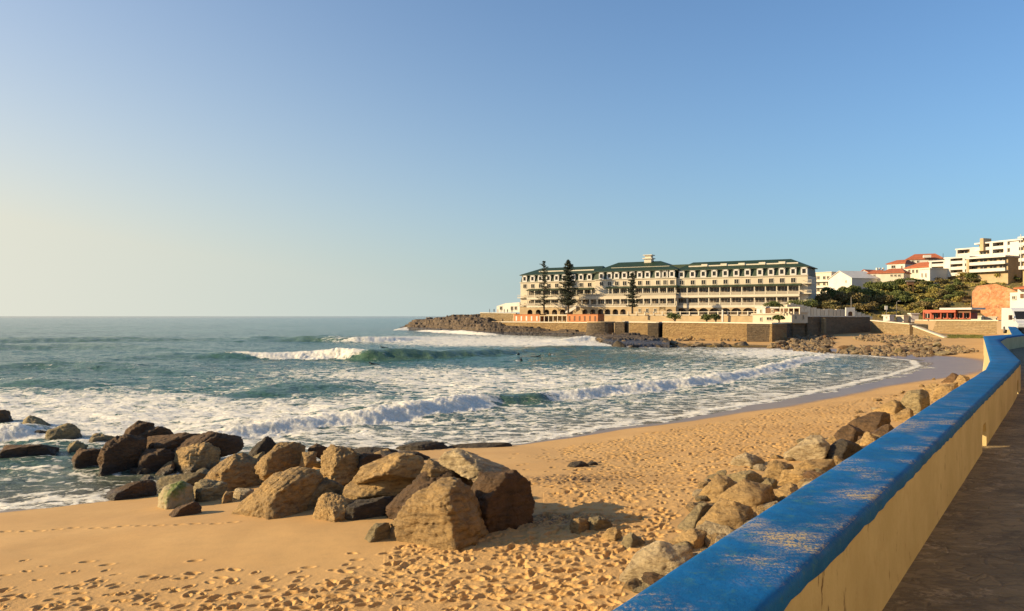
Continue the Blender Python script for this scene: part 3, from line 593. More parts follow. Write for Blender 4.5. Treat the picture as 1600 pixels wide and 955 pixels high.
BL = [
 ('rock_brown',[(-14,645),(5,640),(11,649),(17,658),(17,664),(-14,664)],.3,'dark boulder cut off by the left edge of the view out in the surf',None),
 ('rock_grey',[(32,661),(47,650),(64,655),(80,667),(70,673),(35,672)],.5,'pale-topped boulder standing in white surf near the far left',None),
 ('rock_dark',[(22,668),(25,663),(37,661),(40,669)],.5,'smallest dark rock poking from the foam at the far left',None),
 ('rock_dark',[(40,684),(58,673),(77,673),(79,685),(55,688)],.2,'low black wedge of rock awash beside the rounded surf boulder',None),
 ('rock_grey',[(71,690),(76,672),(105,664),(117,669),(131,687),(100,693),(76,692)],.35,'rounded boulder in the surf with white water behind it',None),
 ('rock_brown',[(-6,710),(8,697),(26,699),(63,695),(79,702),(84,716),(60,722),(-6,722)],.2,'long low flat boulder alone in the shallow water at left',None),
 ('rock_grey',[(104,698),(118,689),(132,696),(126,712),(106,706)],.4,'small pitted boulder left of the big brown pile',None),
 ('rock_grey',[(139,683),(150,677),(179,683),(182,692),(158,697),(142,692)],.3,'flat wave-washed rock behind the left of the brown pile',None),
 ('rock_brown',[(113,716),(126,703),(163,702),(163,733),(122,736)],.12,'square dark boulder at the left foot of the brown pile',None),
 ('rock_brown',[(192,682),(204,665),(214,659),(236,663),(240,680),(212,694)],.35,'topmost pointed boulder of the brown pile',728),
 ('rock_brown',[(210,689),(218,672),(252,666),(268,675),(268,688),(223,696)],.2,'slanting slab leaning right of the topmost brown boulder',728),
 ('rock_brown',[(223,692),(234,684),(289,678),(315,681),(300,706),(223,708)],.45,'long reddish slab across the back of the brown pile',733),
 ('rock_brown',[(270,704),(284,691),(313,680),(326,674),(364,681),(375,703),(345,714),(275,718)],.3,'broad flat-topped boulder at the right of the brown pile',736),
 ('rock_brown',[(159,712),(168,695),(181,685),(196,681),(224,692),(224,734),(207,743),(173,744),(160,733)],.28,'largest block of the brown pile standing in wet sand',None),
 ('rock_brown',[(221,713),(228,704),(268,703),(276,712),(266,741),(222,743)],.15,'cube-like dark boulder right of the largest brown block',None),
 ('rock_gold',[(264,731),(278,706),(320,694),(340,708),(337,731),(315,743),(264,743)],.7,'yellowish boulder with a curved pale face below the flat-topped one',None),
 ('rock_grey',[(243,750),(278,743),(326,738),(318,752),(258,768),(244,763)],.4,'thin slab lying flat in front of the yellowish boulder',None),
 ('rock_brown',[(168,774),(178,764),(226,750),(235,754),(236,775),(181,781)],.12,'wedge of dark rock alone on the wet sand edge at left',None),
 ('rock_moss',[(245,793),(252,766),(268,758),(284,752),(300,763),(303,786),(278,792)],.55,'boulder with a mossy green top at the edge of the dry sand',None),
 ('rock_grey',[(301,757),(315,750),(350,757),(352,782),(304,783)],.6,'rounded grey boulder right of the mossy one',None),
 ('rock_gold',[(318,752),(326,739),(349,721),(373,709),(395,724),(421,737),(411,762),(349,766)],.45,'jagged boulder with ribbed yellow left face and black right side',None),
 ('rock_pale',[(364,769),(372,763),(396,765),(392,778),(366,780)],.7,'small pale stub of rock lying under the ribbed boulder',None),
 ('rock_gold',[(344,785),(352,768),(364,770),(361,784)],.4,'small pointed rock left of the pale stub',None),
 ('rock_brown',[(266,803),(278,793),(302,784),(312,787),(313,800),(278,806)],.3,'small dark wedge lying alone on smooth sand below the mossy boulder',None),
 ('rock_dark',[(386,715),(401,694),(417,683),(431,694),(424,712),(405,722)],.25,'dark pointed boulder on the skyline of the middle pile',748),
 ('rock_grey',[(387,721),(400,711),(413,706),(415,718),(400,728)],.6,'small boulder wedged below the dark pointed one',750),
 ('rock_gold',[(401,729),(436,694),(463,693),(478,704),(471,732),(419,748)],.40,'two-toned boulder with bright triangular left face',765),
 ('rock_gold',[(468,735),(472,707),(495,706),(493,724),(480,738)],.75,'upright yellow boulder between the two-toned one and the tall slab',762),
 ('rock_brown',[(478,702),(494,694),(512,700),(503,718)],.3,'dark back boulder left of the tall slab',755),
 ('rock_gold',[(501,734),(507,707),(516,696),(562,707),(568,740),(553,756),(538,758),(507,744)],.42,'tall slab with a bright orange-yellow triangular face',775),
 ('rock_brown',[(558,729),(563,708),(596,711),(594,729)],.15,'brown block sitting behind right of the tall slab',768),
 ('rock_gold',[(551,750),(568,731),(594,726),(620,709),(651,712),(674,729),(664,747),(554,758)],.42,'broad ledge boulder on top of the right pile',798),
 ('rock_gold',[(524,778),(547,757),(619,738),(643,731),(664,751),(622,778),(563,789),(545,785)],.18,'long wedge boulder with an orange lower face jutting left',800),
 ('rock_gold',[(370,799),(391,776),(422,747),(457,733),(486,735),(506,751),(493,781),(435,790),(379,806)],.55,'long low sloping boulder at the front of the middle pile',None),
 ('rock_grey',[(465,787),(479,769),(510,747),(530,757),(537,767),(493,790),(469,796)],.2,'leaning oval boulder right of the long sloping one',None),
 ('rock_gold',[(489,796),(494,782),(516,771),(536,779),(562,791),(563,811),(519,814),(493,812)],.6,'rounded boulder with a pale round face at the front of the pile',None),
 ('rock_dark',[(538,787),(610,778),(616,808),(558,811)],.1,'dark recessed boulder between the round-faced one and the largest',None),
 ('rock_grey',[(567,846),(585,819),(608,817),(611,838)],.25,'small fin of rock against the left side of the largest boulder',None),
 ('rock_brown',[(609,793),(629,769),(654,754),(661,739),(713,736),(742,752),(710,775),(650,812),(612,812)],.35,'angular boulder peeking over the left shoulder of the largest one',816),
 ('rock_gold',[(656,740),(668,720),(688,728),(735,742),(735,762),(666,748)],.3,'small peaked boulder between the ledge and the rough slab',808),
 ('rock_pale',[(690,724),(704,703),(722,704),(797,734),(812,754),(762,756),(719,736)],.75,'rough pebbly slab leaning over the back of the right pile',812),
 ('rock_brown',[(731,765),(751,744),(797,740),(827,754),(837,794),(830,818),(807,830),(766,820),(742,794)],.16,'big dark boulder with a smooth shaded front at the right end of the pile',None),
 ('rock_gold',[(606,828),(622,804),(657,769),(679,754),(710,752),(733,763),(745,791),(761,810),(745,833),(713,844),(629,855),(607,843)],.80,'largest boulder of the beach with a broad veined golden front',None),
 ('rock_gold',[(890,830),(892,814),(905,809),(921,815),(922,832)],.4,'small block on the trampled sand right of the big dark boulder',None),
 ('rock_grey',[(916,826),(922,810),(938,808),(957,817),(954,829)],.1,'low dark rock touching the small block on the trampled sand',None),
 ('rock_gold',[(942,838),(950,828),(963,825),(973,833),(968,843),(948,846)],.5,'half buried stone left of the upright sand stone',None),
 ('rock_grey',[(968,857),(976,840),(987,833),(1008,848),(1008,857)],.35,'upright stone with a bright left edge beside the last riprap',None),
 ('rock_dark',[(885,730),(890,723),(908,721),(921,727),(918,732)],.3,'flat dark stone by itself in the middle of the beach',None),
 ('rock_dark',[(915,726),(923,721),(934,723),(930,728)],.3,'tiny dark stone touching the flat one in mid-beach',None),
 ('rock_dark',[(618,700),(640,693),(672,690),(697,693),(695,700),(640,704)],.5,'flat black ledge of rock at the waterline behind the pile',None),
 ('rock_dark',[(690,699),(720,694),(770,692),(802,692),(790,696),(720,700)],.5,'thin black streak of rock along the waterline',None),
 ('rock_dark',[(540,704),(575,699),(622,702),(618,712),(560,714)],.4,'wet black rocks just behind the tall slab',None),
 ('rock_dark',[(590,716),(610,708),(650,706),(668,712),(640,722)],.4,'low wet rock behind the broad ledge boulder',None),
]
for i, (m_, p_, r_, l_, b_) in enumerate(BL):
    big = (max(q[0] for q in p_)-min(q[0] for q in p_)) > 60
    boulder(100+i, m_, p_, r_, l_, b_, n=6 if big else 5, amp=.10 if 'pebbly' in l_ else .095)
RR = [
 ('rock_pale',[(974,903),(996,872),(1030,851),(1069,858),(1085,872),(1056,890),(991,915)],.75,'brightest cream boulder where the blue parapet leaves the sand'),
 ('rock_gold',[(1047,850),(1083,828),(1114,839),(1112,858),(1054,858)],.5,'low boulder just above the cream one beside the parapet'),
 ('rock_gold',[(1084,829),(1127,784),(1182,799),(1140,838),(1113,842)],.62,'big squared boulder with a sunlit front against the parapet'),
 ('rock_grey',[(1056,830),(1093,789),(1115,793),(1092,826)],.3,'slab leaning between the sand and the squared boulder'),
 ('rock_gold',[(1096,772),(1122,743),(1157,756),(1144,772),(1103,786)],.45,'pointed boulder at the seaward side of the riprap'),
 ('rock_gold',[(1108,789),(1161,752),(1212,768),(1158,784),(1117,797)],.6,'long sloping slab behind the pointed riprap boulder'),
 ('rock_grey',[(1146,742),(1171,736),(1195,748),(1162,757)],.3,'small flat boulder above the long sloping slab'),
 ('rock_dark',[(1155,784),(1161,767),(1212,772),(1180,791)],.1,'dark boulder wedged above the squared one'),
 ('rock_gold',[(1198,776),(1234,756),(1250,760),(1225,782)],.5,'narrow boulder tucked under the parapet edge'),
 ('rock_gold',[(1199,742),(1210,721),(1240,728),(1224,750)],.5,'block with a lit left face below the pale yellow boulder'),
 ('rock_gold',[(1219,757),(1225,736),(1279,735),(1262,757),(1234,762)],.7,'wide boulder pressed against the parapet below the pale yellow one'),
 ('rock_gold',[(1243,729),(1260,720),(1308,720),(1290,742),(1249,735)],.6,'flat-topped boulder right under the pale yellow one'),
 ('rock_pale',[(1236,706),(1269,684),(1300,687),(1278,722),(1249,723)],.8,'pale yellow sunlit boulder midway along the riprap'),
 ('rock_dark',[(1286,708),(1317,688),(1352,699),(1314,720),(1288,723)],.15,'dark boulder right of the pale yellow one'),
 ('rock_brown',[(1302,684),(1327,664),(1357,679),(1349,694),(1308,691)],.3,'tall brown boulder above the dark one'),
 ('rock_brown',[(1331,659),(1361,647),(1396,645),(1397,664),(1356,677)],.35,'wide brown boulder in the upper riprap'),
 ('rock_gold',[(1346,694),(1356,676),(1369,684),(1358,701)],.6,'small golden block against the parapet below the wide brown one'),
 ('rock_brown',[(1364,680),(1386,664),(1402,670),(1384,686)],.3,'brown block hugging the parapet beside the small golden one'),
 ('rock_gold',[(1370,640),(1395,626),(1416,633),(1407,648),(1376,648)],.4,'humped boulder left of the tall far one'),
 ('rock_gold',[(1400,648),(1418,638),(1428,645),(1412,658)],.5,'small boulder between the humped one and the parapet'),
 ('rock_grey',[(1409,635),(1420,614),(1455,608),(1452,630),(1422,647)],.4,'large grey boulder near the upper end of the riprap'),
 ('rock_gold',[(1438,609),(1459,598),(1473,606),(1450,614)],.4,'rounded boulder above the large grey one'),
 ('rock_gold',[(1457,622),(1468,604),(1500,599),(1485,616),(1468,626)],.5,'broad golden boulder near the end of the riprap'),
 ('rock_brown',[(1476,594),(1488,584),(1504,588),(1490,598)],.3,'dark rounded boulder last but one before the bend of the parapet'),
 ('rock_gold',[(1493,601),(1502,586),(1518,592),(1506,603)],.4,'furthest small boulder at the end of the riprap'),
 ('rock_pale',[(1143,718),(1166,709),(1192,718),(1171,728)],.5,'lone pale rock on the sand left of the riprap'),
 ('rock_grey',[(1190,757),(1200,748),(1216,752),(1204,764)],.4,'small stone squeezed between the long slab and the lit block'),
]
for i, (m_, p_, r_, l_) in enumerate(RR):
    boulder(300+i, m_, p_, r_, l_, None, n=5, group='riprap boulders along the foot of the parapet', amp=.07, grow=1.14)
# smaller riprap between them, and continuing where the parapet hides its foot
protos = []
for k in range(10):
    rg = np.random.default_rng(900+k); pl = []
    for _ in range(11):
        v = rg.normal(size=3); v /= np.linalg.norm(v); pl.append((tuple(v), rg.uniform(.55, 1.0)*(.62 if abs(v[2]) > .6 else 1)))
    pl = pl+[((0,0,1), .55), ((0,0,-1), .5), ((1,0,0), 1), ((-1,0,0), 1), ((0,1,0), .9), ((0,-1,0), .9)]
    V, Fc = rock_verts(pl, 3, rg, .07, 6, 60, 1.0); me = bpy.data.meshes.new('rock'); me.from_pydata(V.tolist(), [], Fc); me.update()
    protos.append(me)
pm = {}
def small_rock(x, y, z, s, mat, label, group, rg, sq=1.0, nm='rock'):
    k = int(rg.integers(0, 10)); key = (k, mat)
    if key not in pm: pm[key] = protos[k].copy(); pm[key].materials.clear(); pm[key].materials.append(M[mat])
    o = bpy.data.objects.new(nm, pm[key]); COL.objects.link(o); o.location = (x, y, z)
    o.scale = (s*rg.uniform(.8,1.25), s*rg.uniform(.8,1.25), s*rg.uniform(.6,1.0)*sq); o.rotation_euler = (rg.normal()*.25, rg.normal()*.25, rg.uniform(0, 6.28))
    return tag(o, label, 'rock', group)
rg = np.random.default_rng(55)
for i in range(80):
    t = rg.uniform(13, 42); u = rg.uniform(3.9, 5.9); a = -(u+1.32); x = a*CT+t*ST; y = -a*ST+t*CT
    z = float(height(np.array([x]), np.array([y]))[0][0])
    small_rock(x, y, z, rg.uniform(.22, .6), ['rock_gold','rock_grey','rock_brown','rock_pale'][int(rg.integers(0,4))], 'small broken stone filling the gaps of the riprap along the parapet foot', 'small stones between the riprap boulders', rg, nm='stone')
QP = [(1010,905),(1045,835),(1105,748),(1200,718),(1300,662),(1400,612),(1500,580),(1522,588),(1440,655),(1300,745),(1180,830),(1080,905)]; k = 0
while k < 120:
    px, py = rg.uniform(1005, 1525), rg.uniform(575, 905)
    if not bool(inpoly(np.array([px]), np.array([py]), QP)[0]): continue
    p = ground(px, py); small_rock(p.x, p.y, p.z+.06, rg.uniform(.14, .36), ['rock_gold','rock_gold','rock_grey','rock_pale'][int(rg.integers(0,4))], 'small pale broken stone scattered along the seaward edge of the riprap', 'stones scattered along the riprap edge', rg, nm='stone'); k += 1
PP = [(170,742),(330,738),(420,722),(600,713),(690,735),(700,790),(600,800),(520,795),(470,788),(420,765),(330,770),(240,762)]; k = 0
while k < 46:
    px, py = rg.uniform(170, 700), rg.uniform(713, 800)
    if not bool(inpoly(np.array([px]), np.array([py]), PP)[0]): continue
    p = ground(px, py); small_rock(p.x, p.y, p.z+.12, rg.uniform(.3, .62), ['rock_brown','rock_grey','rock_gold','rock_dark'][int(rg.integers(0,4))], 'smaller broken stone wedged in the gaps of the boulder pile', 'stones wedged in the boulder pile', rg, nm='stone'); k += 1
def region(poly, n, smin, smax, mats, label, group, seed, dz=0.0, zfun=None, lift=.1):
    rg = np.random.default_rng(seed); k = 0; xs = [p[0] for p in poly]; ys = [p[1] for p in poly]
    while k < n:
        px, py = rg.uniform(min(xs), max(xs)), rg.uniform(min(ys), max(ys))
        if not bool(inpoly(np.array([px]), np.array([py]), poly)[0]): continue
        if zfun: Y = zfun(px, py); p = at(px, py, Y)
        else: p = ground(px, py)
        s = rg.uniform(smin, smax)*(1 if rg.uniform() > .12 else 1.5)
        small_rock(p.x, p.y, max(p.z, -.1)+s*lift, s, mats[int(rg.integers(0, len(mats)))], label, group, rg); k += 1
region([(930,530),(966,534),(1030,536),(1100,538),(1095,543),(1000,545),(960,543)], 40, .5, 1.3, ['shore2','rock_dark','rock_dark'], 'dark wave-washed rock off the bastion below the golden seawall', 'rocks off the bastion', 5, zfun=lambda px, py: 3600/(py-HY-20.5+.001) if False else H*F/(544.5-HY)+ (544.5-py)*3.2)
region([(1205,540),(1240,528),(1305,524),(1300,545),(1290,553),(1240,550)], 70, .5, 1.25, ['shore2','shore2','rock_brown'], 'tumbled rock in the heap under the brown shaded seawall', 'rock heap below the brown seawall', 6)
region([(1295,553),(1330,541),(1420,541),(1500,543),(1528,550),(1450,558),(1380,556)], 85, .4, .95, ['shore2','rock_brown','rock_grey'], 'jumbled rock in the long band at the far end of the beach', 'rock band at the far end of the beach', 7)
region([(1335,531),(1350,523),(1440,526),(1475,532),(1440,539),(1370,537)], 28, .35, .8, ['shore2','rock_grey'], 'rock on the upper beach below the ramp wall', 'upper beach rocks', 8)
region([(1035,536),(1120,538),(1200,541),(1205,545),(1120,544),(1040,545)], 24, .6, 1.3, ['rock_dark','shore2'], 'low rock of the rim that closes the tidal pool', 'rim of the tidal pool', 9)
region([(1040,529),(1140,530),(1195,531),(1190,534),(1050,533)], 14, .5, 1.3, ['shore2','rock_gold'], 'fallen rock at the foot of the golden seawall', 'rocks at the foot of the golden seawall', 10)

# finer rubble between them: nobody could count it
rg = np.random.default_rng(321); mb = MB(); U_, F_ = ico(1)
RUB = [([(1205,540),(1240,528),(1305,524),(1300,545),(1290,553),(1240,550)],260),([(1295,553),(1330,541),(1420,541),(1500,543),(1532,550),(1450,558),(1380,556)],420),([(1335,531),(1350,523),(1440,526),(1475,532),(1440,539),(1370,537)],200),([(1040,529),(1140,530),(1195,531),(1190,534),(1050,533)],60)]
for poly, n_ in RUB:
    k = 0; xs = [p[0] for p in poly]; ys = [p[1] for p in poly]
    while k < n_:
        px, py = rg.uniform(min(xs), max(xs)), rg.uniform(min(ys), max(ys))
        if not bool(inpoly(np.array([px]), np.array([py]), poly)[0]): continue
        p = ground(px, py); s = rg.uniform(.18, .55); V = U_*rg.uniform(.6, 1.1, 3)*s*(1+.3*rg.normal(size=(len(U_),1))*.6); mb.add(V+np.array([p.x, p.y, p.z+s*.2]), F_); k += 1
tag(mb.build('rubble', M['shore2']), 'fine broken stone lying between the far beach rocks', 'rubble', kind='stuff')
# ---------------------------------------------------------------- promenade and blue-capped parapet
ZT = H-1.03; ZP = H-1.71; A_IN, A_OUT = -.885, -1.325
def wp(a, t): return Vector((a*CT+t*ST, -a*ST+t*CT, 0))
tb = 23.1                                             # where the first bend is (metres along)
IN = [wp(A_IN, -6), wp(A_IN, 3), wp(A_IN, 8), wp(A_IN, 13), wp(A_IN, 18), Vector((11.76,18.2,0)), Vector((20.55,33.2,0)), Vector((24.9,39.6,0)), Vector((29.2,44.6,0))]
OUT = [wp(A_OUT, -6), wp(A_OUT, 3), wp(A_OUT, 8), wp(A_OUT, 13), wp(A_OUT, 18), Vector((11.38,18.72,0)), Vector((22.25,37.1,0)), Vector((24.2,40.4,0)), Vector((28.9,45.1,0))]
def resamp(P, step, wob=0.0, seed=0):
    o = []
    for i in range(len(P)-1):
        n_ = max(1, int((P[i+1]-P[i]).length/step)); o += [P[i].lerp(P[i+1], k/n_) for k in range(n_)]
    return o+[P[-1]]
def paired(A, B, step):
    a, b = [], []
    for i in range(len(A)-1):
        n_ = max(1, int((A[i+1]-A[i]).length/step)); a += [A[i].lerp(A[i+1], k/n_) for k in range(n_)]; b += [B[i].lerp(B[i+1], k/n_) for k in range(n_)]
    return a+[A[-1]], b+[B[-1]]
par = thing('parapet', 'low cream parapet wall with a worn bright blue painted top beside the promenade', 'wall', (1.5, 3, ZP))
ai, ao = paired(IN, OUT, .12); rr = random.Random(4)
xa = np.array([p.x for p in ai]); ya = np.array([p.y for p in ai]); nn = len(ai)
w1 = fbm2(xa*.8, ya*.8, 3, 5); w2 = fbm2(xa*6, ya*6, 3, 6); w3 = fbm2(xa*1.7, ya*1.7, 4, 12)
mb = MB(); ring = 10
for i in range(nn):
    d = (ai[i]-ao[i]).normalized(); a, b = ai[i]+d*.005*(w1[i]+.6*w2[i]), ao[i]-d*.0015*w2[i]
    skirt = .080+.010*w3[i]+.009*w2[i]; zt = ZT+.006*w1[i]
    prof = [(b-d*.008, ZT-.09), (b-d*.008, zt-.025), (b-d*.000+d*.006, zt-.008), (b+d*.03, zt), (b.lerp(a,.33), zt+.003*w2[i]), (b.lerp(a,.66), zt+.003*w1[i]), (a-d*.035, zt-.001), (a-d*.008, zt-.008), (a+d*.006, zt-.026), (a+d*.006, zt-skirt)]
    mb.v += [(p.x, p.y, z) for p, z in prof]
for i in range(nn-1):
    for q in range(ring-1): mb.f.append((i*ring+q, (i+1)*ring+q, (i+1)*ring+q+1, i*ring+q+1))
cap = mb.build('blue_cap', M['blue'], par, smooth=True)
# body, with arched drain slots
mb = MB(); holes = [(11.45, .62), (19.9, .62), (5.2, .0)]
def seg_body(p0, p1, q0, q1, z0, z1):                  # p inner, q outer
    bo = .16*(ZT-z0)/3.
    mb.hexa([(q0.x,q0.y,z0),(q1.x,q1.y,z0),(p1.x,p1.y,z0),(p0.x,p0.y,z0),(q0.x,q0.y,z1),(q1.x,q1.y,z1),(p1.x,p1.y,z1),(p0.x,p0.y,z1)])
HT = .33
def tpos(p): return p.x*ST+p.y*CT
fa, fb = paired(IN, OUT, .5)
cuts = []
for i in range(len(IN)-1):
    cuts.append((tpos(IN[i]), i))
def lerpab(i, f): return IN[i].lerp(IN[i+1], f), OUT[i].lerp(OUT[i+1], f)
for i in range(len(IN)-1):
    L = (IN[i+1]-IN[i]).length; t0 = tpos(IN[i]); hs = [h for h in holes if h[1] > 0 and t0 <= h[0] < t0+L and i < 5]
    fr_ = [0.0]
    for h, w in hs: fr_ += [(h-t0)/L, (h+w-t0)/L]
    fr_.append(1.0)
    for k in range(0, len(fr_)-1):
        p0, q0 = lerpab(i, fr_[k]); p1, q1 = lerpab(i, fr_[k+1])
        if k % 2 == 0: seg_body(p0, p1, q0, q1, ZP-.25, ZT-.045)
        else:                                          # over the slot: a little arch
            m0, m1 = fr_[k]*.8+fr_[k+1]*.2, fr_[k]*.2+fr_[k+1]*.8
            pa, qa = lerpab(i, m0); pb, qb = lerpab(i, m1)
            seg_body(pa, pb, qa, qb, ZP+HT, ZT-.045)
            for (u0, v0, u1, v1, lo0, lo1) in ((p0, q0, pa, qa, HT-.14, HT), (pb, qb, p1, q1, HT, HT-.14)):
                mb.hexa([(v0.x,v0.y,ZP+lo0),(v1.x,v1.y,ZP+lo1),(u1.x,u1.y,ZP+lo1),(u0.x,u0.y,ZP+lo0),(v0.x,v0.y,ZT-.045),(v1.x,v1.y,ZT-.045),(u1.x,u1.y,ZT-.045),(u0.x,u0.y,ZT-.045)])
mb.build('wall_body', M['cream'], par)
# retaining wall under it, on the beach side (leans out a little)
mb = MB()
for i in range(1, len(OUT)-1):
    p0, p1, q0, q1 = IN[i]*.5+OUT[i]*.5, IN[i+1]*.5+OUT[i+1]*.5, OUT[i].copy(), OUT[i+1].copy()
    d0 = (OUT[i]-IN[i]).normalized()*.02; d1 = (OUT[i+1]-IN[i+1]).normalized()*.02
    l0 = (OUT[i]-IN[i]).normalized()*.45; l1 = (OUT[i+1]-IN[i+1]).normalized()*.45
    mb.hexa([(q0+l0+Vector((0,0,.2))), (q1+l1+Vector((0,0,.2))), (p1+Vector((0,0,.2))), (p0+Vector((0,0,.2))), (q0-d0*2+Vector((0,0,ZP-.26))), (q1-d1*2+Vector((0,0,ZP-.26))), p1+Vector((0,0,ZP-.26)), p0+Vector((0,0,ZP-.26))])
mb.build('retaining_wall', M['cream'], par)
# promenade ground
poly = [(p.x, p.y) for p in [(IN[k]*.6+OUT[k]*.4) for k in range(1, len(IN))]]+[(45,68),(70,110),(120,190),(175,235),(230,250),(260,60),(60,-60),(-30,-60),(-12,-16)]
zf = [ZP]*(len(poly))
zf[8-0] = ZP; 
for k, p in enumerate(poly): zf[k] = ZP+(0 if p[1] < 80 else min((p[1]-80)*.0075, .9))
mb = MB(); mb.prism(poly, 4.0, zf); pv = mb.build('promenade_paving', M['paving']); tag(pv, kind='structure')
# second blue-capped wall running on along the ramp
w3 = thing('parapet', 'distant stretch of blue-topped wall climbing towards the parked van', 'wall', (40, 62, 5))
a3, b3 = Vector((29.6,46.5,0)), Vector((117.5,188,0)); mb = MB(); mc = MB(); dr_ = (b3-a3).normalized(); nr_ = Vector((dr_.y, -dr_.x, 0))*.5
n_ = 14
for i in range(n_):
    p, q = a3.lerp(b3, i/n_), a3.lerp(b3, (i+1)/n_); z0, z1 = 5.90+.56*i/n_, 5.90+.56*(i+1)/n_
    mb.hexa([Vector((p.x,p.y,1)), Vector((q.x,q.y,1)), Vector((q.x,q.y,1))+nr_, Vector((p.x,p.y,1))+nr_, Vector((p.x,p.y,z0-.1)), Vector((q.x,q.y,z1-.1)), Vector((q.x,q.y,z1-.1))+nr_, Vector((p.x,p.y,z0-.1))+nr_])
    e = nr_*.06
    mc.hexa([Vector((p.x,p.y,z0-.099))-e, Vector((q.x,q.y,z1-.099))-e, Vector((q.x,q.y,z1-.099))+nr_+e, Vector((p.x,p.y,z0-.099))+nr_+e, Vector((p.x,p.y,z0))-e, Vector((q.x,q.y,z1))-e, Vector((q.x,q.y,z1))+nr_+e, Vector((p.x,p.y,z0))+nr_+e])
mb.build('wall_body', M['cream'], w3); mc.build('blue_cap', M['blue'], w3)

# ---------------------------------------------------------------- frame of a facade read off in its own plane
class Fr:
    def __init__(s, pxl, Yl, pxr, Yr):
        s.A = Vector(((pxl-CX)/F*Yl, Yl, 0)); B = Vector(((pxr-CX)/F*Yr, Yr, 0)); s.d = (B-s.A).normalized(); s.L = (B-s.A).length
        s.n = Vector((s.d.y, -s.d.x, 0)); s.rz = math.atan2(s.d.y, s.d.x)
    def s_(s, px, off=0):
        k = (px-CX)/F; A = s.A+s.n*off; return (k*A.y-A.x)/(s.d.x-k*s.d.y)
    def P(s, u, off, z): q = s.A+s.d*u+s.n*off; return Vector((q.x, q.y, z))
    def z_(s, px, py, off=0): q = s.P(s.s_(px, off), off, 0); return H+(HY-py)*q.y/F
    def box(s, mb, u0, u1, z0, z1, o0, o1):            # o1 in front of o0
        mb.hexa([s.P(u0,o1,z0), s.P(u1,o1,z0), s.P(u1,o0,z0), s.P(u0,o0,z0), s.P(u0,o1,z1), s.P(u1,o1,z1), s.P(u1,o0,z1), s.P(u0,o0,z1)]); return mb
    def pbox(s, mb, x0, y0, x1, y1, o0, o1):           # a box read from the photo on the plane at o1
        xm = (x0+x1)/2; return s.box(mb, s.s_(x0,o1), s.s_(x1,o1), s.z_(xm,y1,o1), s.z_(xm,y0,o1), o0, o1)
    def pprism(s, mb, pts, o0, o1):                    # outline on the facade plane, given thickness
        Q = [(s.s_(x,o1), s.z_(x,y,o1)) for x, y in pts]; n_ = len(Q); b = len(mb.v)
        mb.v += [tuple(s.P(u,o1,z)) for u, z in Q]+[tuple(s.P(u,o0,z)) for u, z in Q]
        mb.f += [tuple(b+i for i in range(n_)), tuple(b+n_+i for i in reversed(range(n_)))]+[(b+i, b+n_+i, b+n_+(i+1)%n_, b+(i+1)%n_) for i in range(n_)]
def win_mesh(w, h, d=.12, fw=.12, mull=True):
    mb = MB(); mb.box(-w/2-fw, -d, 0, -w/2, .02, h); mb.box(w/2, -d, 0, w/2+fw, .02, h); mb.box(-w/2-fw, -d, h, w/2+fw, .02, h+fw); mb.box(-w/2-fw, -d-.06, -fw, w/2+fw, .02, 0)
    if mull: mb.box(-.035, -d+.03, .0, .035, -.02, h)
    return mb
_wm = {}
def raw(name, mb, m):
    me = bpy.data.meshes.new(name); me.from_pydata([tuple(v) for v in mb.v], [], mb.f); me.update(); me.materials.append(m); return me
def window(fr, parent, u, off, z, w, h, frame='trim', glass='glass', name='window', d=.12, mull=True):
    key = (w, h, frame, glass, d)
    if key not in _wm:
        pb = MB(); pb.box(-w/2+.002, -.03, .002, w/2-.002, .0, h-.002); _wm[key] = (raw(name, win_mesh(w, h, d, .12, mull), M[frame]), raw('pane', pb, M[glass]))
    o = bpy.data.objects.new(name, _wm[key][0]); COL.objects.link(o); o.parent = parent
    o.location = fr.P(u, off, z)-wloc(parent); o.rotation_euler = (0, 0, fr.rz)
    p = bpy.data.objects.new('pane', _wm[key][1]); COL.objects.link(p); p.parent = o; return o
def arch_wall(fr, mb, u0, u1, z0, z1, centres, w, zs, o0, o1, nseg=8):
    """wall with round-headed openings cut through; zs = springing height"""
    r = w/2; prev = u0
    for c in centres:
        fr.box(mb, prev, c-r, z0, z1, o0, o1)
        for k in range(nseg):
            t0, t1 = math.pi-math.pi*k/nseg, math.pi-math.pi*(k+1)/nseg
            ua, ub = c+r*math.cos(t0), c+r*math.cos(t1); za, zb = zs+r*.8*math.sin(t0), zs+r*.8*math.sin(t1)
            mb.hexa([fr.P(ua,o1,za), fr.P(ub,o1,zb), fr.P(ub,o0,zb), fr.P(ua,o0,za), fr.P(ua,o1,z1), fr.P(ub,o1,z1), fr.P(ub,o0,z1), fr.P(ua,o0,z1)])
        prev = c+r
    fr.box(mb, prev, u1, z0, z1, o0, o1)
def hip(fr, mb, u0, u1, o0, o1, z0, ru0, ru1, ro, rz, ov=.5):
    b = len(mb.v); mb.v += [tuple(p) for p in (fr.P(u0-ov,o1+ov,z0), fr.P(u1+ov,o1+ov,z0), fr.P(u1+ov,o0-ov,z0), fr.P(u0-ov,o0-ov,z0), fr.P(u0-ov,o1+ov,z0-.25), fr.P(u1+ov,o1+ov,z0-.25), fr.P(u1+ov,o0-ov,z0-.25), fr.P(u0-ov,o0-ov,z0-.25), fr.P(ru0,ro,rz), fr.P(ru1,ro,rz))]
    mb.f += [tuple(b+i for i in q) for q in ((0,1,9,8),(1,2,9),(2,3,8,9),(3,0,8),(4,5,1,0),(5,6,2,1),(6,7,3,2),(7,4,0,3),(7,6,5,4))]

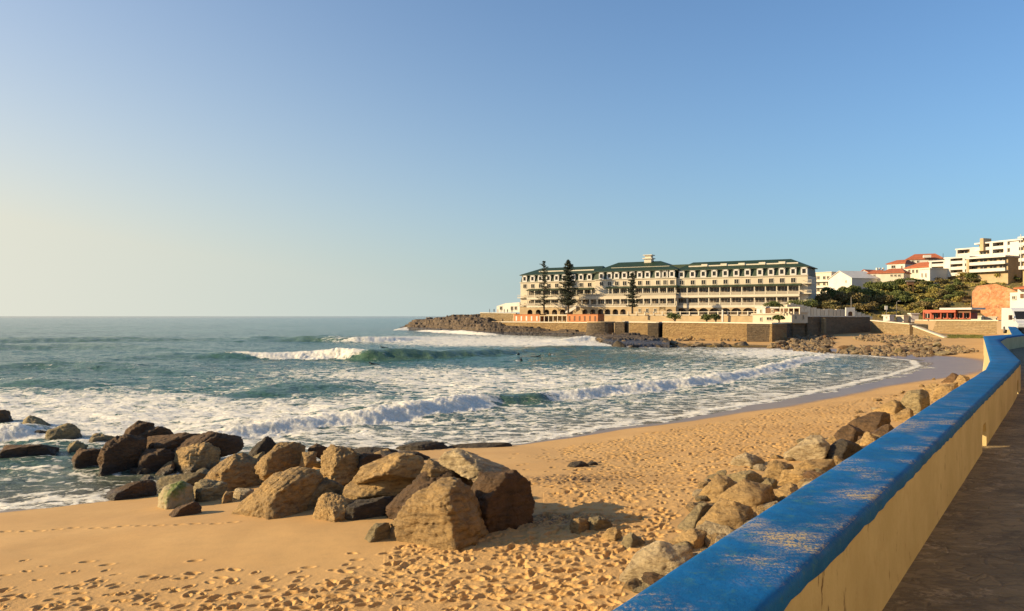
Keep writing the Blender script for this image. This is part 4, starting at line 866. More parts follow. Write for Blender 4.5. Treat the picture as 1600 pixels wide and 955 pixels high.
# ---------------------------------------------------------------- the hotel
HF = Fr(812, 323, 1262, 265); G0 = 7.9
hotel = thing('hotel', 'long cream seaside hotel with green mansard roofs, balcony galleries and an arcade', 'hotel', HF.P(HF.L/2, -8, G0-3))
S = HF.s_
sA, sB, sC, sD = S(812), S(932), S(1058), HF.L
wall = MB(); green_ = MB(); roof = MB(); trim = MB()
# main blocks
HF.box(wall, sA+.4, sB, G0-4, 20.7, -16, 0); HF.box(wall, sB, sC, G0-4, 20.9, -18, 1.2); HF.box(wall, sC, sD, G0-4, 20.7, -16, 0)
# mansard storey: steep green slate, leaning slightly
def lean(u0, u1, o1, z0, z1, ob=-16):
    green_.hexa([HF.P(u0+.1,o1+.06,z0), HF.P(u1-.1,o1+.06,z0), HF.P(u1-.1,ob,z0), HF.P(u0+.1,ob,z0), HF.P(u0+.4,o1-.7,z1), HF.P(u1-.4,o1-.7,z1), HF.P(u1-.4,ob+.6,z1), HF.P(u0+.4,ob+.6,z1)])
lean(sA+.4, sB, 0, 20.85, 23.7); lean(sB, sC, 1.2, 21.1, 24.0, -18); lean(sC, sD, 0, 20.85, 23.7)
for u0, u1, o, z in ((sA+.2, sB, 0, 20.7), (sB-.1, sC+.1, 1.2, 20.92), (sC, sD+.2, 0, 20.7)): HF.box(trim, u0, u1, z-.05, z+.2, o-.02, o+.35)
for u0, u1, o, z in ((sA+.5, sB, 0, 23.55), (sB-.1, sC+.1, 1.2, 23.85), (sC, sD, 0, 23.55)): HF.box(trim, u0-.3, u1+.3, z, z+.28, o-1.5, o+.1)
hip(HF, roof, sA+.5, sB+1, -16, -.3, 23.84, S(846,-7), S(941,-7), -8, 26.9)
hip(HF, roof, sB-.2, sC+.2, -18, .9, 24.14, S(965,-7), S(1031,-7), -8, 28.0)
hip(HF, roof, sC-.2, sD-.1, -16, -.3, 23.84, S(1082,-7), S(1235,-7), -8, 27.0)
HF.box(roof, sC-14, sC+8, 24.15, 26.2, -12, -5)
roof.build('roof', M['green'], hotel); green_.build('mansard', M['green'], hotel)
# pale skylight strips part way up the roofs
strip = MB()
for x0, x1, z, o in ((842,928,24.95,-2.8), (955,1046,25.25,-2.0), (1076,1247,25.0,-2.6)): HF.box(strip, S(x0,o), S(x1,o), z, z+.42, o-1.2, o)
for x in (1100,1130,1158,1190,1221): HF.box(strip, S(x,-2.6)-.9, S(x,-2.6)+1.3, 25.0, 25.85, -3.6, -2.3)
strip.build('skylight_strip', M['trim'], hotel)
ch = MB(); cs = S(1014,-8); HF.box(ch, cs-1.4, cs+1.4, 26.5, 29.2, -9.4, -6.6); HF.box(ch, cs-1.9, cs+1.9, 28.9, 29.25, -9.9, -6.1); HF.box(ch, cs-1.2, cs+1.2, 29.25, 30.2, -9.2, -6.8); HF.box(ch, cs-1.8, cs+1.8, 30.2, 30.5, -9.8, -6.2)
ch.build('chimney', M['trim'], hotel)
# dormers and third-floor windows
MA = [x/5.97+780 for x in (240,313,385,462,537,610,690,765,843)]; MBx = [x/5.97+780 for x in (955,1030,1097,1170,1241,1312,1385,1480,1550)]+[x/5.97+1020 for x in (112,180)]
MC = [x/5.97+1020 for x in (270,372,473,575,678,780,885,1000,1103,1205,1310,1412)]
for L_, o, dz in ((MA,0,0),(MBx,1.2,.2),(MC,0,0)):
    for x in L_:
        u = S(x,o); db = MB(); HF.box(db, u-1.05, u-.58, 20.95+dz, 23.5+dz, o-1.2, o+.30); HF.box(db, u+.58, u+1.05, 20.95+dz, 23.5+dz, o-1.2, o+.30)
        HF.box(db, u-.58, u+.58, 20.95+dz, 21.45+dz, o-1.2, o+.30); HF.box(db, u-1.05, u+1.05, 22.95+dz, 23.5+dz, o-1.25, o+.30); HF.box(db, u-.58, u+.58, 21.45+dz, 22.95+dz, o-1.2, o-.05)
        dob = db.build('dormer', M['white'], hotel); pb = MB(); HF.box(pb, u-.575, u+.575, 21.47+dz, 22.93+dz, o-.04, o+.02); HF.box(pb, u-.575, u+.575, 22.15+dz, 22.2+dz, o+.02, o+.05); pb.build('pane', M['glass'], dob)
for L_, o, dz in ((MA,0,0),(MBx,1.2,.2),(MC[:-1],0,0)):
    for x in L_: window(HF, hotel, S(x,o), o+.01, 18.45+dz, 1.4, 1.5)
# galleries: slabs, parapets, columns, recessed glazing
bays = MB(); col_ = MB(); slab = MB(); rail = MB(); cano = MB()
def gallery(x0, x1, cols, z0, ztop, o, par_h=.85, depth=2.0, glass=True, colw=.16, rl=True):
    u0, u1 = S(x0,o+depth), S(x1,o+depth)
    HF.box(slab, u0, u1, z0-.85, z0, o+.01, o+depth)                          # deep edge beam with the white band
    HF.box(rail, u0, u1, z0+.02, z0+par_h, o+depth-.14, o+depth-.03); HF.box(rail, u0, u0+.12, z0+.02, z0+par_h, o+.03, o+depth-.15); HF.box(rail, u1-.12, u1, z0+.02, z0+par_h, o+.03, o+depth-.15)
    HF.box(slab, u0-.05, u1+.05, z0+par_h, z0+par_h+.10, o+depth-.2, o+depth+.03)
    for x in cols: u = S(x,o+depth); HF.box(col_, u-colw, u+colw, z0+.001, ztop, o+depth-.38, o+depth-.19+.22)
# right wing
CR = [x/5.97+1020 for x in (215,320,425,522,625,727,830,947,1050,1155,1260,1365)]
gallery(1056,1249,CR,14.5,17.35,0); gallery(1056,1249,CR,10.85,13.35,0)
arc = MB(); arch_wall(HF, arc, S(1056,2), S(1249,2), G0-2, 9.99, [(S(CR[i],2)+S(CR[i+1],2))/2 for i in range(11)], 3.7, 8.4, 1.55, 2.0)
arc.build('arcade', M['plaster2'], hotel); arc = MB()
# left wing
CL = [x/5.97+780 for x in (262,330,400,480,558,640,720,790,858)]
gallery(823,924,CL,14.5,17.3,0); gallery(823,924,CL,11.2,13.3,0)
arch_wall(HF, arc, S(812,2), S(900,2), G0-2, 10.6, [S(x,2) for x in (828,841,854,866.5,879,891)], 2.3, 8.7, 1.55, 2.0)
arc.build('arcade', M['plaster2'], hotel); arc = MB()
# centre: set-forward lower storeys with a roof terrace
CM = [x/5.97+780 for x in (1020,1055,1125,1195,1265,1338,1415,1488)]+[x/5.97+1020 for x in (60,130,205)]
gallery(946,1055,CM,14.6,17.5,1.2,par_h=.8)
u0, u1 = S(900,5), S(1056,5); HF.box(wall, u0, u1, 13.4, 14.55, 1.3, 5); HF.box(rail, u0, u1, 14.56, 15.3, 4.8, 4.95); HF.box(slab, u0-.1, u1+.1, 15.3, 15.4, 4.7, 5.05)
CW = [x/5.97+780 for x in (720,770,845,912,985,1057,1128,1198,1270,1345,1415,1490)]+[x/5.97+1020 for x in (58,128,205)]
for x in CW: u = S(x,5); HF.box(col_, u-.18, u+.18, 11.05, 13.4, 4.6, 5.0)
HF.box(slab, u0-.1, u1+.1, 10.4, 10.75, 1.3, 5.12); HF.box(rail, u0, u1, 10.76, 11.6, 4.75, 4.9)
HF.box(wall, u0+.2, u1-.2, G0-2, 13.39, 1.25, 3.4)
acs = [x/5.97+780 for x in (800,873,945,1010,1083,1155)]+[x/5.97+780 for x in (1525,)]+[x/5.97+1020 for x in (85,155)]
arch_wall(HF, arc, u0, u1, G0-2, 10.39, [S(x,5) for x in acs], 2.25, 8.7, 4.4, 5.0)
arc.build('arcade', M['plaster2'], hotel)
for x in (1310,1380,1455): window(HF, hotel, S(x/5.97+780,5), 5.01, 8.3, .8, 1.4, 'trim', 'glass')
# glazing behind the galleries
def glaze(cols, o, z0, h, off):
    for i in range(len(cols)-1):
        u0, u1 = S(cols[i],off), S(cols[i+1],off)
        gb = MB(); HF.box(gb, u0+.18, u1-.18, z0, z0+h, o+.02, o+.08); g = gb.build('glazing', M['glassb'], hotel)
        mb_ = MB(); n_ = 3
        for k in range(n_+1): uu = u0+.2+(u1-u0-.4)*k/n_; HF.box(mb_, uu-.05, uu+.05, z0, z0+h, o+.09, o+.14)
        mb_.build('frame', M['trim'], g)
glaze(CR,0,14.6,2.5,1); glaze(CR,0,10.95,2.3,1); glaze(CL,0,14.6,2.5,1); glaze(CL,0,11.3,1.95,1); glaze(CM,1.2,14.7,2.5,2.2); glaze(CW,3.4,11.1,2.2,4.2)
for q_ in ((S(1058,1), S(1247,1), G0-1, 9.6, .02, .12), (S(814,1), S(898,1), G0-1, 10.4, .02, .12), (u0+.5, S(976,4), G0-1, 10.3, 3.42, 3.5)): ab = MB(); HF.box(ab, *q_); ab.build('arcade_doors', M['glassb'], hotel)
# green canopies over the upper galleries
for x0, x1, o, z in ((1056,1250,0,17.35), (946,1056,1.2,17.5), (823,879,0,17.3), (894,924,0,17.3)):
    u0, u1 = S(x0,o+2), S(x1,o+2); cano.hexa([HF.P(u0-.3,o+2.4,z), HF.P(u1+.3,o+2.4,z), HF.P(u1+.3,o+.02,z), HF.P(u0-.3,o+.02,z), HF.P(u0-.3,o+2.4,z+.12), HF.P(u1+.3,o+2.4,z+.12), HF.P(u1+.1,o+.02,z+.75), HF.P(u0-.1,o+.02,z+.75)])
cano.build('canopy', M['green'], hotel); slab.build('balcony_slab', M['trim'], hotel); rail.build('balcony_parapet', M['parapet'], hotel); col_.build('column', M['trim'], hotel)['kind'] = 'stuff'
wall.build('wall', M['plaster'], hotel); trim.build('cornice', M['trim'], hotel)
# end balconies left and right
for u, z in ((S(814,1), 14.6), (S(814,1), 11.2), (S(1262,0), 18.2), (S(1262,0), 14.8), (S(1262,0), 11.5)):
    eb = MB(); HF.box(eb, u-1.6, u+1.4, z-.3, z, -6, 1.2); HF.box(eb, u-1.6, u+1.4, z+.9, z+1.0, 1.1, 1.2); HF.box(eb, u-1.6, u-1.5, z+.9, z+1.0, -6, 1.1); HF.box(eb, u+1.3, u+1.4, z+.9, z+1.0, -6, 1.1)
    for k in range(8): HF.box(eb, u-1.6+k*.42, u-1.55+k*.42, z, z+.9, 1.12, 1.18)
    eb.build('end_balcony', M['trim'], hotel)
# white outside stair at the left of the centre block
st = MB(); HF.pprism(st, [(883,489),(884,486.5),(898,478.5),(900,478.5),(900,482),(888,489)], 5.2, 5.9); st.build('outside_stair', M['white'], hotel)

# ---------------------------------------------------------------- terraces and seawalls
def slabwall(name, label, m, x0, Y0, x1, Y1, pt0, pt1, pb, th=3.0, cop=True, group=None, zb=None, capm='trim', coph=.28):
    fr = Fr(x0, Y0, x1, Y1); z0 = H+(HY-pt0)*Y0/F; z1 = H+(HY-pt1)*Y1/F; zb_ = zb if zb is not None else H+(HY-pb)*(Y0+Y1)/2/F-1.5
    t = thing(name, label, 'wall', fr.P(fr.L/2, -th/2, zb_), group)
    mb = MB(); n_ = 6
    mb.hexa([fr.P(0,0,zb_), fr.P(fr.L,0,zb_), fr.P(fr.L,-th,zb_), fr.P(0,-th,zb_), fr.P(0,-.12,z0-coph), fr.P(fr.L,-.12,z1-coph), fr.P(fr.L,-th,z1-coph), fr.P(0,-th,z0-coph)]); mb.build('masonry', M[m], t)
    mc = MB(); mc.hexa([fr.P(-.05,.1,z0-coph+.001), fr.P(fr.L+.05,.1,z1-coph+.001), fr.P(fr.L+.05,-.7,z1-coph+.001), fr.P(-.05,-.7,z0-coph+.001), fr.P(-.05,.1,z0), fr.P(fr.L+.05,.1,z1), fr.P(fr.L+.05,-.7,z1), fr.P(-.05,-.7,z0)])
    mc.build('coping', M[capm], t); return fr, t
slabwall('seawall', 'pale tan seawall at the landward end of the rocky headland', 'stone_lt', 750, 334, 806, 322, 488.3, 489, 506)
slabwall('seawall', 'long stained seawall below the orange bathing cabins', 'stone', 783, 306, 921, 270, 502.5, 503.5, 520)
slabwall('seawall', 'golden stretch of seawall right of the dark bastion', 'stone', 962, 238, 981, 232, 502.6, 503, 528)
slabwall('seawall', 'narrow shaded pier of wall right of the dark bastion', 'stone_dk', 976, 229, 981.5, 233, 501.5, 502, 526)
slabwall('seawall', 'brown seawall between the bastion and the golden seawall', 'stone', 983, 229, 1029, 221, 502.5, 503, 528)
slabwall('seawall', 'dark narrow recess of wall at the left end of the golden seawall', 'stone_dk', 1029, 216, 1035.5, 222, 503, 503, 530)
slabwall('seawall', 'bright golden eroded seawall below the hotel terrace', 'stone', 1035, 216, 1206, 188, 502.4, 504.4, 534, th=6)
slabwall('seawall', 'steep dark seawall face in full shadow at the end of the golden one', 'stone_dk', 1206, 188.3, 1241, 206, 504.5, 503.5, 536, th=6)
slabwall('seawall', 'low brown seawall beside the dark corner', 'stone_mid', 1239, 204, 1262, 208, 504, 503.5, 536, th=4)
slabwall('seawall', 'tall brown seawall in shade above the far rock heap', 'stone_mid', 1262, 207, 1360, 232, 493.5, 494, 528, th=5)
slabwall('seawall', 'sunlit tan wall block jutting onto the far beach', 'stone_lt', 1360, 227, 1421, 206, 500, 505.5, 526, th=5)
slabwall('seawall', 'tapering ramp wall sloping down onto the far beach', 'stone_lt', 1426, 206, 1476, 188, 508.5, 527, 530, th=2)
slabwall('seawall', 'long tan seawall under the red beach restaurant', 'stone_lt', 1418, 236, 1560, 205, 499.6, 500.2, 524, th=5)
# buttress strip, bastion
b = thing('bastion', 'dark rounded stone bastion of the seawall', 'bastion', (28.5, 247, -.5))
mb = MB(); mb.tube([(28.5,247,-.5),(28.5,247,5.0)], [5.6,4.9], 28); mb.build('masonry', M['stone_dk'], b); mb = MB(); mb.tube([(28.5,247,5.001),(28.5,247,5.3)], 5.05, 28); mb.build('coping', M['plaster2'], b)
mb = MB(); fr = Fr(1262, 206, 1360, 231); fr.pbox(mb, 1288, 497, 1291, 521, .0, .9); tag(mb.build('buttress', M['stone_lt']), 'slim pale pillar against the tall brown seawall', 'pillar')
mb = MB(); mb.prism([tuple(on(x, y, .42)) for x, y in ((1036,531),(1110,531.5),(1200,534),(1225,536),(1200,541),(1120,540),(1040,538))], .0, .42); tag(mb.build('tidal_pool', M['pool']), kind='structure')
# terrace ground
def tpoly(pts, z0, z1, name='terrace_ground'):
    mb = MB(); mb.prism([(Vector(at(x, 500, Y)).x, Y) for x, Y in pts], z0, z1); o = mb.build(name, M['terr']); tag(o, kind='structure')
tpoly([(752,336),(783,308),(921,272),(960,242),(983,229),(1029,226),(1036,218),(1204,192),(1238,208),(1262,211),(1360,236),(1300,290),(1262,300),(812,360)], .5, 4.9)
UF = Fr(806, 322, 1262, 250)
slabwall('terrace_wall', 'tan retaining wall holding up the hotel garden terrace', 'plaster2', 803, 314, 1232, 246, 491.5, 492, 502, th=3)
mb = MB(); mb.prism([(at(x,490,Y).x, Y) for x, Y in ((803,318),(1232,249),(1290,262),(1290,330),(790,380))], 4.0, 7.55); tag(mb.build('hotel_terrace', M['terr']), kind='structure')
TF = Fr(803, 313, 1232, 245)
bal = thing('balustrade', 'low white balustrade edging the hotel terrace', 'balustrade', TF.P(TF.L/2, -.6, 7.5)); 
mb = MB(); TF.box(mb, TF.s_(980), TF.L, 8.35, 8.5, -.75, -.5); mb.build('rail', M['trim'], bal)
u = TF.s_(980)
while u < TF.L: mb = MB(); TF.box(mb, u-.16, u+.16, 7.3, 8.62, -.79, -.46); mb.build('post', M['trim'], bal); u += 3.4
# tall gate pillar
mb = MB(); TF.pbox(mb, 1127.5, 484, 1129.5, 503, .3, .8); tag(mb.build('pillar', M['white']), 'slim white pillar standing in front of the hotel terrace', 'pillar')
# orange bathing cabins on the lower terrace
def cabins(x0, Y0, x1, Y1, yt, yb, label, nd, white_posts):
    fr = Fr(x0, Y0, x1, Y1); t = thing('bathing_cabins', label, 'cabins', fr.P(fr.L/2, -2, 4.7)); mb = MB(); zt = fr.z_((x0+x1)/2, yt); zb = fr.z_((x0+x1)/2, yb)
    fr.box(mb, 0, fr.L, zb-.6, zt, -4, 0); mb.build('wall', M['orange'], t); mb = MB(); fr.box(mb, -.2, fr.L+.2, zt+.001, zt+.18, -4.1, .25); mb.build('roof', M['orange'], t)
    for k in range(nd):
        u = fr.L*(k+.5)/nd; mb = MB(); fr.box(mb, u-.35, u+.35, zb, zb+1.75, .01, .06); mb.build('door', M['white'] if white_posts else M['wood'], t)
    return fr, t, zt, zb
cabins(803, 308, 843, 300, 491.8, 501.2, 'orange bathing cabins with white doors near the headland', 5, True)
cabins(886, 285, 934, 276, 491.8, 501.5, 'bright orange bathing cabins beside the dark bastion', 6, False)
fr = Fr(843, 300, 886, 288); t = thing('colonnade', 'low shaded colonnade between the two blocks of orange cabins', 'colonnade', fr.P(fr.L/2, -2, 4.8))
mb = MB(); fr.box(mb, 0, fr.L, 4.6, 7.2, -4.5, -4); mb.build('back_wall', M['plaster2'], t); mb = MB(); fr.box(mb, 0, fr.L, 7.0, 7.3, -4.5, .1); mb.build('roof', M['plaster2'], t)
for k in range(7): mb = MB(); u = .2+(fr.L-.4)*k/6; fr.box(mb, u-.12, u+.12, 4.6, 7.0, -.3, 0); mb.build('column', M['trim'], t)
# bathing pavilions and kiosks right of the terrace
def house(name, label, cat, x0, Y0, x1, Y1, yt, yb, depth, m='white', wins=(), roofm=None, gable=None, flat=True, wname='window', extra=None, group=None, zb=None, wmat='glass', glassw=.9, par_=None):
    fr = Fr(x0, Y0, x1, Y1); xm = (x0+x1)/2; zt = fr.z_(xm, yt); z0 = fr.z_(xm, yb)-(6 if zb is None else 0) if zb is None else zb
    t = thing(name, label, cat, fr.P(fr.L/2, -depth/2, z0), group); mb = MB(); fr.box(mb, 0, fr.L, z0, zt, -depth, 0); mb.build('wall', M[m], t)
    if roofm == 'flat': mb = MB(); fr.box(mb, -.3, fr.L+.3, zt+.001, zt+.3, -depth-.3, .3); mb.build('roof', M[m], t)
    elif roofm and gable is None: mb = MB(); hip(fr, mb, 0, fr.L, -depth, 0, zt+.26, fr.L*.22, fr.L*.78, -depth/2, zt+.26+min(depth, fr.L)*.22, .45); mb.build('roof', M[roofm], t)
    elif gable:                                       # ridge runs back from the front: gable towards the camera
        zr = fr.z_(xm, gable); um = fr.L/2; b = MB(); b.add([fr.P(0,0,zt), fr.P(fr.L,0,zt), fr.P(um,0,zr), fr.P(0,-depth,zt), fr.P(fr.L,-depth,zt), fr.P(um,-depth,zr)], [(0,1,2),(3,5,4),(0,3,4,1)]); b.build('gable', M[m], t)
        b = MB(); e = .35; b.hexa([fr.P(-e,e,zt-.1), fr.P(um,e,zr+.02), fr.P(um,-depth-e,zr+.02), fr.P(-e,-depth-e,zt-.1), fr.P(-e,e,zt+.12), fr.P(um,e,zr+.24), fr.P(um,-depth-e,zr+.24), fr.P(-e,-depth-e,zt+.12)])
        b.hexa([fr.P(um,e,zr+.021), fr.P(fr.L+e,e,zt-.1), fr.P(fr.L+e,-depth-e,zt-.1), fr.P(um,-depth-e,zr+.021), fr.P(um,e,zr+.241), fr.P(fr.L+e,e,zt+.12), fr.P(fr.L+e,-depth-e,zt+.12), fr.P(um,-depth-e,zr+.241)]); b.build('roof', M[roofm or m], t)
    for (wx, wy, ww, wh) in wins:
        u = fr.s_(wx); z = fr.z_(wx, wy+wh/2); sc = (fr.P(u,0,0).y)/F; window(fr, t, u, .01, z, round(ww*sc*1.0, 1), round(wh*sc, 1), 'trim', wmat)
    return fr, t
house('bathing_pavilion', 'cream two-level pavilion with columns above the dark corner of the seawall', 'pavilion', 1176, 212, 1236, 204, 491.5, 504, 6, 'plaster', [(1189,499,3,5),(1202,498,8,4),(1232,499,4,6)], 'flat', zb=4.6)
fr = Fr(1218, 205, 1262, 199); t = thing('porch', 'open cream porch with square columns on the pavilion roof', 'porch', fr.P(3, -2, 7.0))
mb = MB(); fr.pbox(mb, 1218, 479.8, 1250, 482, -3.5, 0); mb.build('roof', M['plaster'], t); mb = MB(); fr.pbox(mb, 1218, 482, 1250, 491.2, -3.6, -3.2); mb.build('back_wall', M['wood'], t)
for x in (1219,1224.5,1232,1240,1249): mb = MB(); fr.pbox(mb, x-.7, 482, x+.7, 491.2, -.4, 0); mb.build('column', M['plaster'], t)
house('kiosk', 'small bright white kiosk in front of the hotel arcade', 'kiosk', 1182, 216, 1196, 214, 481, 491, 3, 'white', [(1189,486.5,2.5,5)], 'flat', zb=6.5)
house('kiosk', 'red and white striped kiosk right of the white one', 'kiosk', 1197, 214, 1216, 211, 481, 491, 3, 'wood', [(1207,486,3,4)], None, zb=6.5)
mb = MB(); fr2 = Fr(1205, 210, 1217, 209); fr2.pbox(mb, 1203, 479.8, 1217, 482, -2, .5); tag(mb.build('awning', M['white']), 'white flat awning over the gap between kiosk and porch', 'awning')
house('bathing_pavilion', 'low cream block with arched openings right of the pavilion', 'pavilion', 1237, 203, 1262, 206, 489, 504, 5, 'plaster', [(1243,496,3,6),(1255,496,3,6)], 'flat', zb=5.2)
# stepped cream wall with merlons and a gate arch
FW = Fr(1228, 236, 1362, 238); t = thing('stepped_wall', 'pale cream wall with stepped blocks descending along the road above the beach', 'wall', FW.P(FW.L/2, -.5, 5.5))
rr = random.Random(3); x = 1230.0; pts = [(1228,477),(1234,473),(1260,478.5),(1275,482),(1300,483.5),(1322,483),(1340,487.5),(1362,495)]
k = 0
while x < 1361:
    w_ = rr.uniform(4, 7.5); yt = np.interp(x, [p[0] for p in pts], [p[1] for p in pts])+rr.uniform(-.6, .8)
    if not 1323 < x < 1331:
        mb = MB(); FW.pbox(mb, x, yt, x+w_*.9, 499, -1.1, 0); mb.build('merlon', M['plaster' if rr.random() < .6 else 'trim'], t)
    x += w_; k += 1
mb = MB(); xx = 1230
while xx < 1360:
    yt = np.interp(xx, [p[0] for p in pts], [p[1] for p in pts])+2.0; FW.pbox(mb, xx, yt, xx+4.01, 499.5, -.8, -.3); xx += 4
mb.build('wall_body', M['plaster2'], t)
g = thing('gate_arch', 'white arched gateway rising above the brown seawall', 'arch', FW.P(FW.s_(1329), .5, 6)); mb = MB(); gf = Fr(1322, 232, 1336, 232)
arch_wall(gf, mb, 0, gf.L, 6.2, gf.z_(1329,480.6), [gf.L/2], 1.4, 7.8, -.6, 0); mb.build('arch', M['white'], g); mb = MB(); gf.box(mb, gf.L/2-.69, gf.L/2+.69, 6.2, 8.4, -.4, -.32); mb.build('door', M['wood'], g)

# ---------------------------------------------------------------- hillside
def hillprof(px):
    return np.interp(px, [1240,1270,1285,1300,1330,1370,1410,1440,1460,1500,1530,1560,1600,1700,1900], [491,484,477,468,460,455,451,447,443,437,431,425,420,416,408])
hp = np.arange(1245, 2150, 2.5); base_ = np.interp(hp, [1245,1350,1440,1600,2100], [262,258,254,245,235]); vv = np.linspace(-.05, 2.2, 70)[:,None]
Yh = base_[None]+42*vv; ztop = H+(HY-hillprof(hp))/F*(base_+42); z0h = np.interp(hp, [1245,1300,1440], [7.0,6.6,6.2])
zz = z0h[None]+(ztop-z0h)[None]*np.clip(vv, -.05, 1)**.75 if False else z0h[None]+(ztop-z0h)[None]*np.power(np.clip(vv, 0, 1), .8)-2*(vv < 0)
Xh = ((hp-CX)/F)[None]*Yh; zz = zz+(.9*fbm2(Xh*.09, Yh*.09, 4, 2)+.5*np.abs(fbm2(Xh*.4, Yh*.4, 3, 3)))*sstep(0, .25, vv)*sstep(1.6, .9, vv)
hill = grid_mesh('hillside', Xh, Yh, zz, M['hill']); tag(hill, kind='structure')
def hz(px, v):
    b0 = np.interp(px, [1245,1350,1440,1600,2100], [262,258,254,245,235]); Y = b0+42*v; i = int(np.clip(round((px-1245)/2.5), 0, len(hp)-1)); j = int(np.clip(round((v+.05)/2.25*69), 0, 69)); return Vector((((px-CX)/F)*Y, Y, float(zz[j,i])))
# orange cut cliff
cpx = np.arange(1516, 1604, .8); cv = np.linspace(0, 1, 46)[:,None]
topc = np.interp(cpx, [1516,1524,1545,1556,1582,1604], [474,452,443,442,452,462]); Yc_ = 254-20*(cpx[None]-1516)/88.+5*cv; zt_ = H+(HY-topc)/F*243
Zc = 5.5+(zt_[None]-5.5)*cv; Xc = ((cpx-CX)/F)[None]*Yc_; rel = .5*fbm2(Xc*.5, Zc*.35, 4, 4)+.3*np.round(fbm2(Xc*.4+5, Zc*.8, 3, 8)*2)
Yc2 = Yc_+rel*sstep(0, .1, cv)*sstep(1.01, .9, cv)*-1; cl = MB(); r_, c_ = Xc.shape
V = np.stack([Xc, Yc2, Zc], -1).reshape(-1, 3).tolist(); Vt = [(Xc[-1,i]+3, 264, Zc[-1,i]) for i in range(c_)]
cl.v = V+Vt; cl.f = [(j*c_+i, j*c_+i+1, (j+1)*c_+i+1, (j+1)*c_+i) for j in range(r_-1) for i in range(c_-1)]+[((r_-1)*c_+i, (r_-1)*c_+i+1, r_*c_+i+1, r_*c_+i) for i in range(c_-1)]
o = cl.build('cliff', M['cliff'], smooth=True); tag(o, kind='structure')

# ---------------------------------------------------------------- foliage
def leaves(mb, rg, centre, radii, n_, size, shell=.55):
    U = rg.normal(size=(n_,3)); U /= np.linalg.norm(U, axis=1)[:,None]; U[:,2] = np.where(U[:,2] < -.35, -U[:,2], U[:,2])
    rad_ = (shell+(1-shell)*rg.uniform(0, 1, n_)**.6)[:,None]; lum = 1+.25*fbm3(U*1.9+rg.uniform(0, 50), 3, 5)[:,None]
    C = np.array(centre)+U*rad_*lum*np.array(radii); A = rg.normal(size=(n_,3)); A /= np.linalg.norm(A, axis=1)[:,None]; B = np.cross(A, rg.normal(size=(n_,3))); B /= np.linalg.norm(B, axis=1)[:,None]
    s = size*rg.uniform(.6, 1.4, n_)[:,None]; b = len(mb.v); Q = np.stack([C-A*s, C-B*s*.6, C+A*s, C+B*s*.6], 1).reshape(-1, 3); mb.v += Q.tolist(); mb.f += [(b+4*i, b+4*i+1, b+4*i+2, b+4*i+3) for i in range(n_)]
def bush(name, label, cat, p, rx, rz, m, seed, group, n_=900, size=.22, trunk=True):
    rg = np.random.default_rng(seed); t = thing(name, label, cat, p, group); mb = MB()
    for _ in range(int(rg.integers(4, 8))):
        o_ = rg.normal(0, .38, 3)*np.array([rx, rx, rz]); r = rg.uniform(.45, .8)
        leaves(mb, rg, (p.x+o_[0], p.y+o_[1], p.z+rz*.95+abs(o_[2])*.8-.2*rz), (rx*r, rx*r, rz*r), n_//5, size)
    mb.build('crown', M[m], t)
    mb = MB(); mb.tube([(p.x,p.y,p.z-.5),(p.x+.1*rx,p.y,p.z+rz*.6),(p.x,p.y,p.z+rz*1.2)], [.12*rx+.05, .08*rx+.03, .02], 6)
    for k in range(4): a = k*1.6; mb.tube([(p.x,p.y,p.z+rz*.3),(p.x+math.cos(a)*rx*.6,p.y+math.sin(a)*rx*.6,p.z+rz*1.1)], [.06*rx+.02,.02], 5)
    mb.build('trunk', M['bark'], t); return t
rg = np.random.default_rng(21)
TR = [(1272,.16,3.4,3.6,'leaf_brown'),(1285,.35,3.8,4.2,'leaf_brown'),(1298,.15,3.6,3.8,'leaf_brown'),(1302,.62,3.8,4.0,'leaf_dark'),(1318,.4,4.0,4.0,'leaf_brown'),(1322,.85,3.8,3.6,'leaf_dark'),(1338,.25,4.0,3.6,'leaf_brown'),(1342,.7,4.2,3.8,'leaf_dark'),(1360,.5,4.2,3.8,'leaf_dark'),(1362,.95,4.0,3.4,'leaf_dark'),(1378,.75,3.8,3.4,'leaf_dark'),(1376,.3,3.2,2.8,'leaf_brown'),(1395,.97,3.6,3.0,'leaf_dark'),(1412,.97,3.6,3.0,'leaf_dark'),(1350,.12,3,2.4,'leaf_brown'),(1312,.08,3,2.6,'leaf_brown'),(1401,.4,4.2,3.4,'leaf_dark'),(1414,.34,4.0,3.0,'leaf_dark'),(1428,.97,3.2,2.6,'leaf_dark'),(1448,.12,3.4,2.8,'leaf_brown'),(1468,.1,3.2,2.6,'leaf_brown')]
for i, (px, v, rx, rz, m_) in enumerate(TR):
    cnt_ = sorted([q for q in TR if q[4] == m_], key=lambda q: q[0]).index(TR[i]); ORD = ['leftmost','second from the left','third from the left','fourth from the left','fifth from the left','sixth from the left','seventh from the left','eighth from the left','ninth from the left','tenth from the left','eleventh from the left','twelfth from the left']
    bush('tree', {'leaf_brown':'brownish rounded tree on the hillside, ','leaf_dark':'dark green rounded tree on the hillside, '}[m_]+ORD[cnt_]+' of its colour', 'tree', hz(px, v), rx*.95, rz*.70, m_, 400+i, 'trees on the hillside', 2600, .30)
pl_ = {'leaf_olive':'low olive bush on the open hillside below the apartments','leaf_brown':'low brownish bush on the open hillside below the apartments','leaf_dark':'low dark green bush on the open hillside below the apartments'}
for i in range(150):
    px = rg.uniform(1378, 1598); v = rg.uniform(.02, 1.0)
    if 1500 < px < 1598 and v < .62: continue
    if 1385 < px < 1412 and .2 < v < .6: continue
    m_ = ['leaf_olive','leaf_olive','leaf_brown','leaf_dark'][int(rg.integers(0, 4))]; rx = rg.uniform(1.0, 2.6)
    bush('bush', pl_[m_], 'bush', hz(px, v), rx, rx*rg.uniform(.45, .8), m_, 500+i, 'bushes on the hillside', 620, .24)
sc_ = MB(); rg = np.random.default_rng(77)
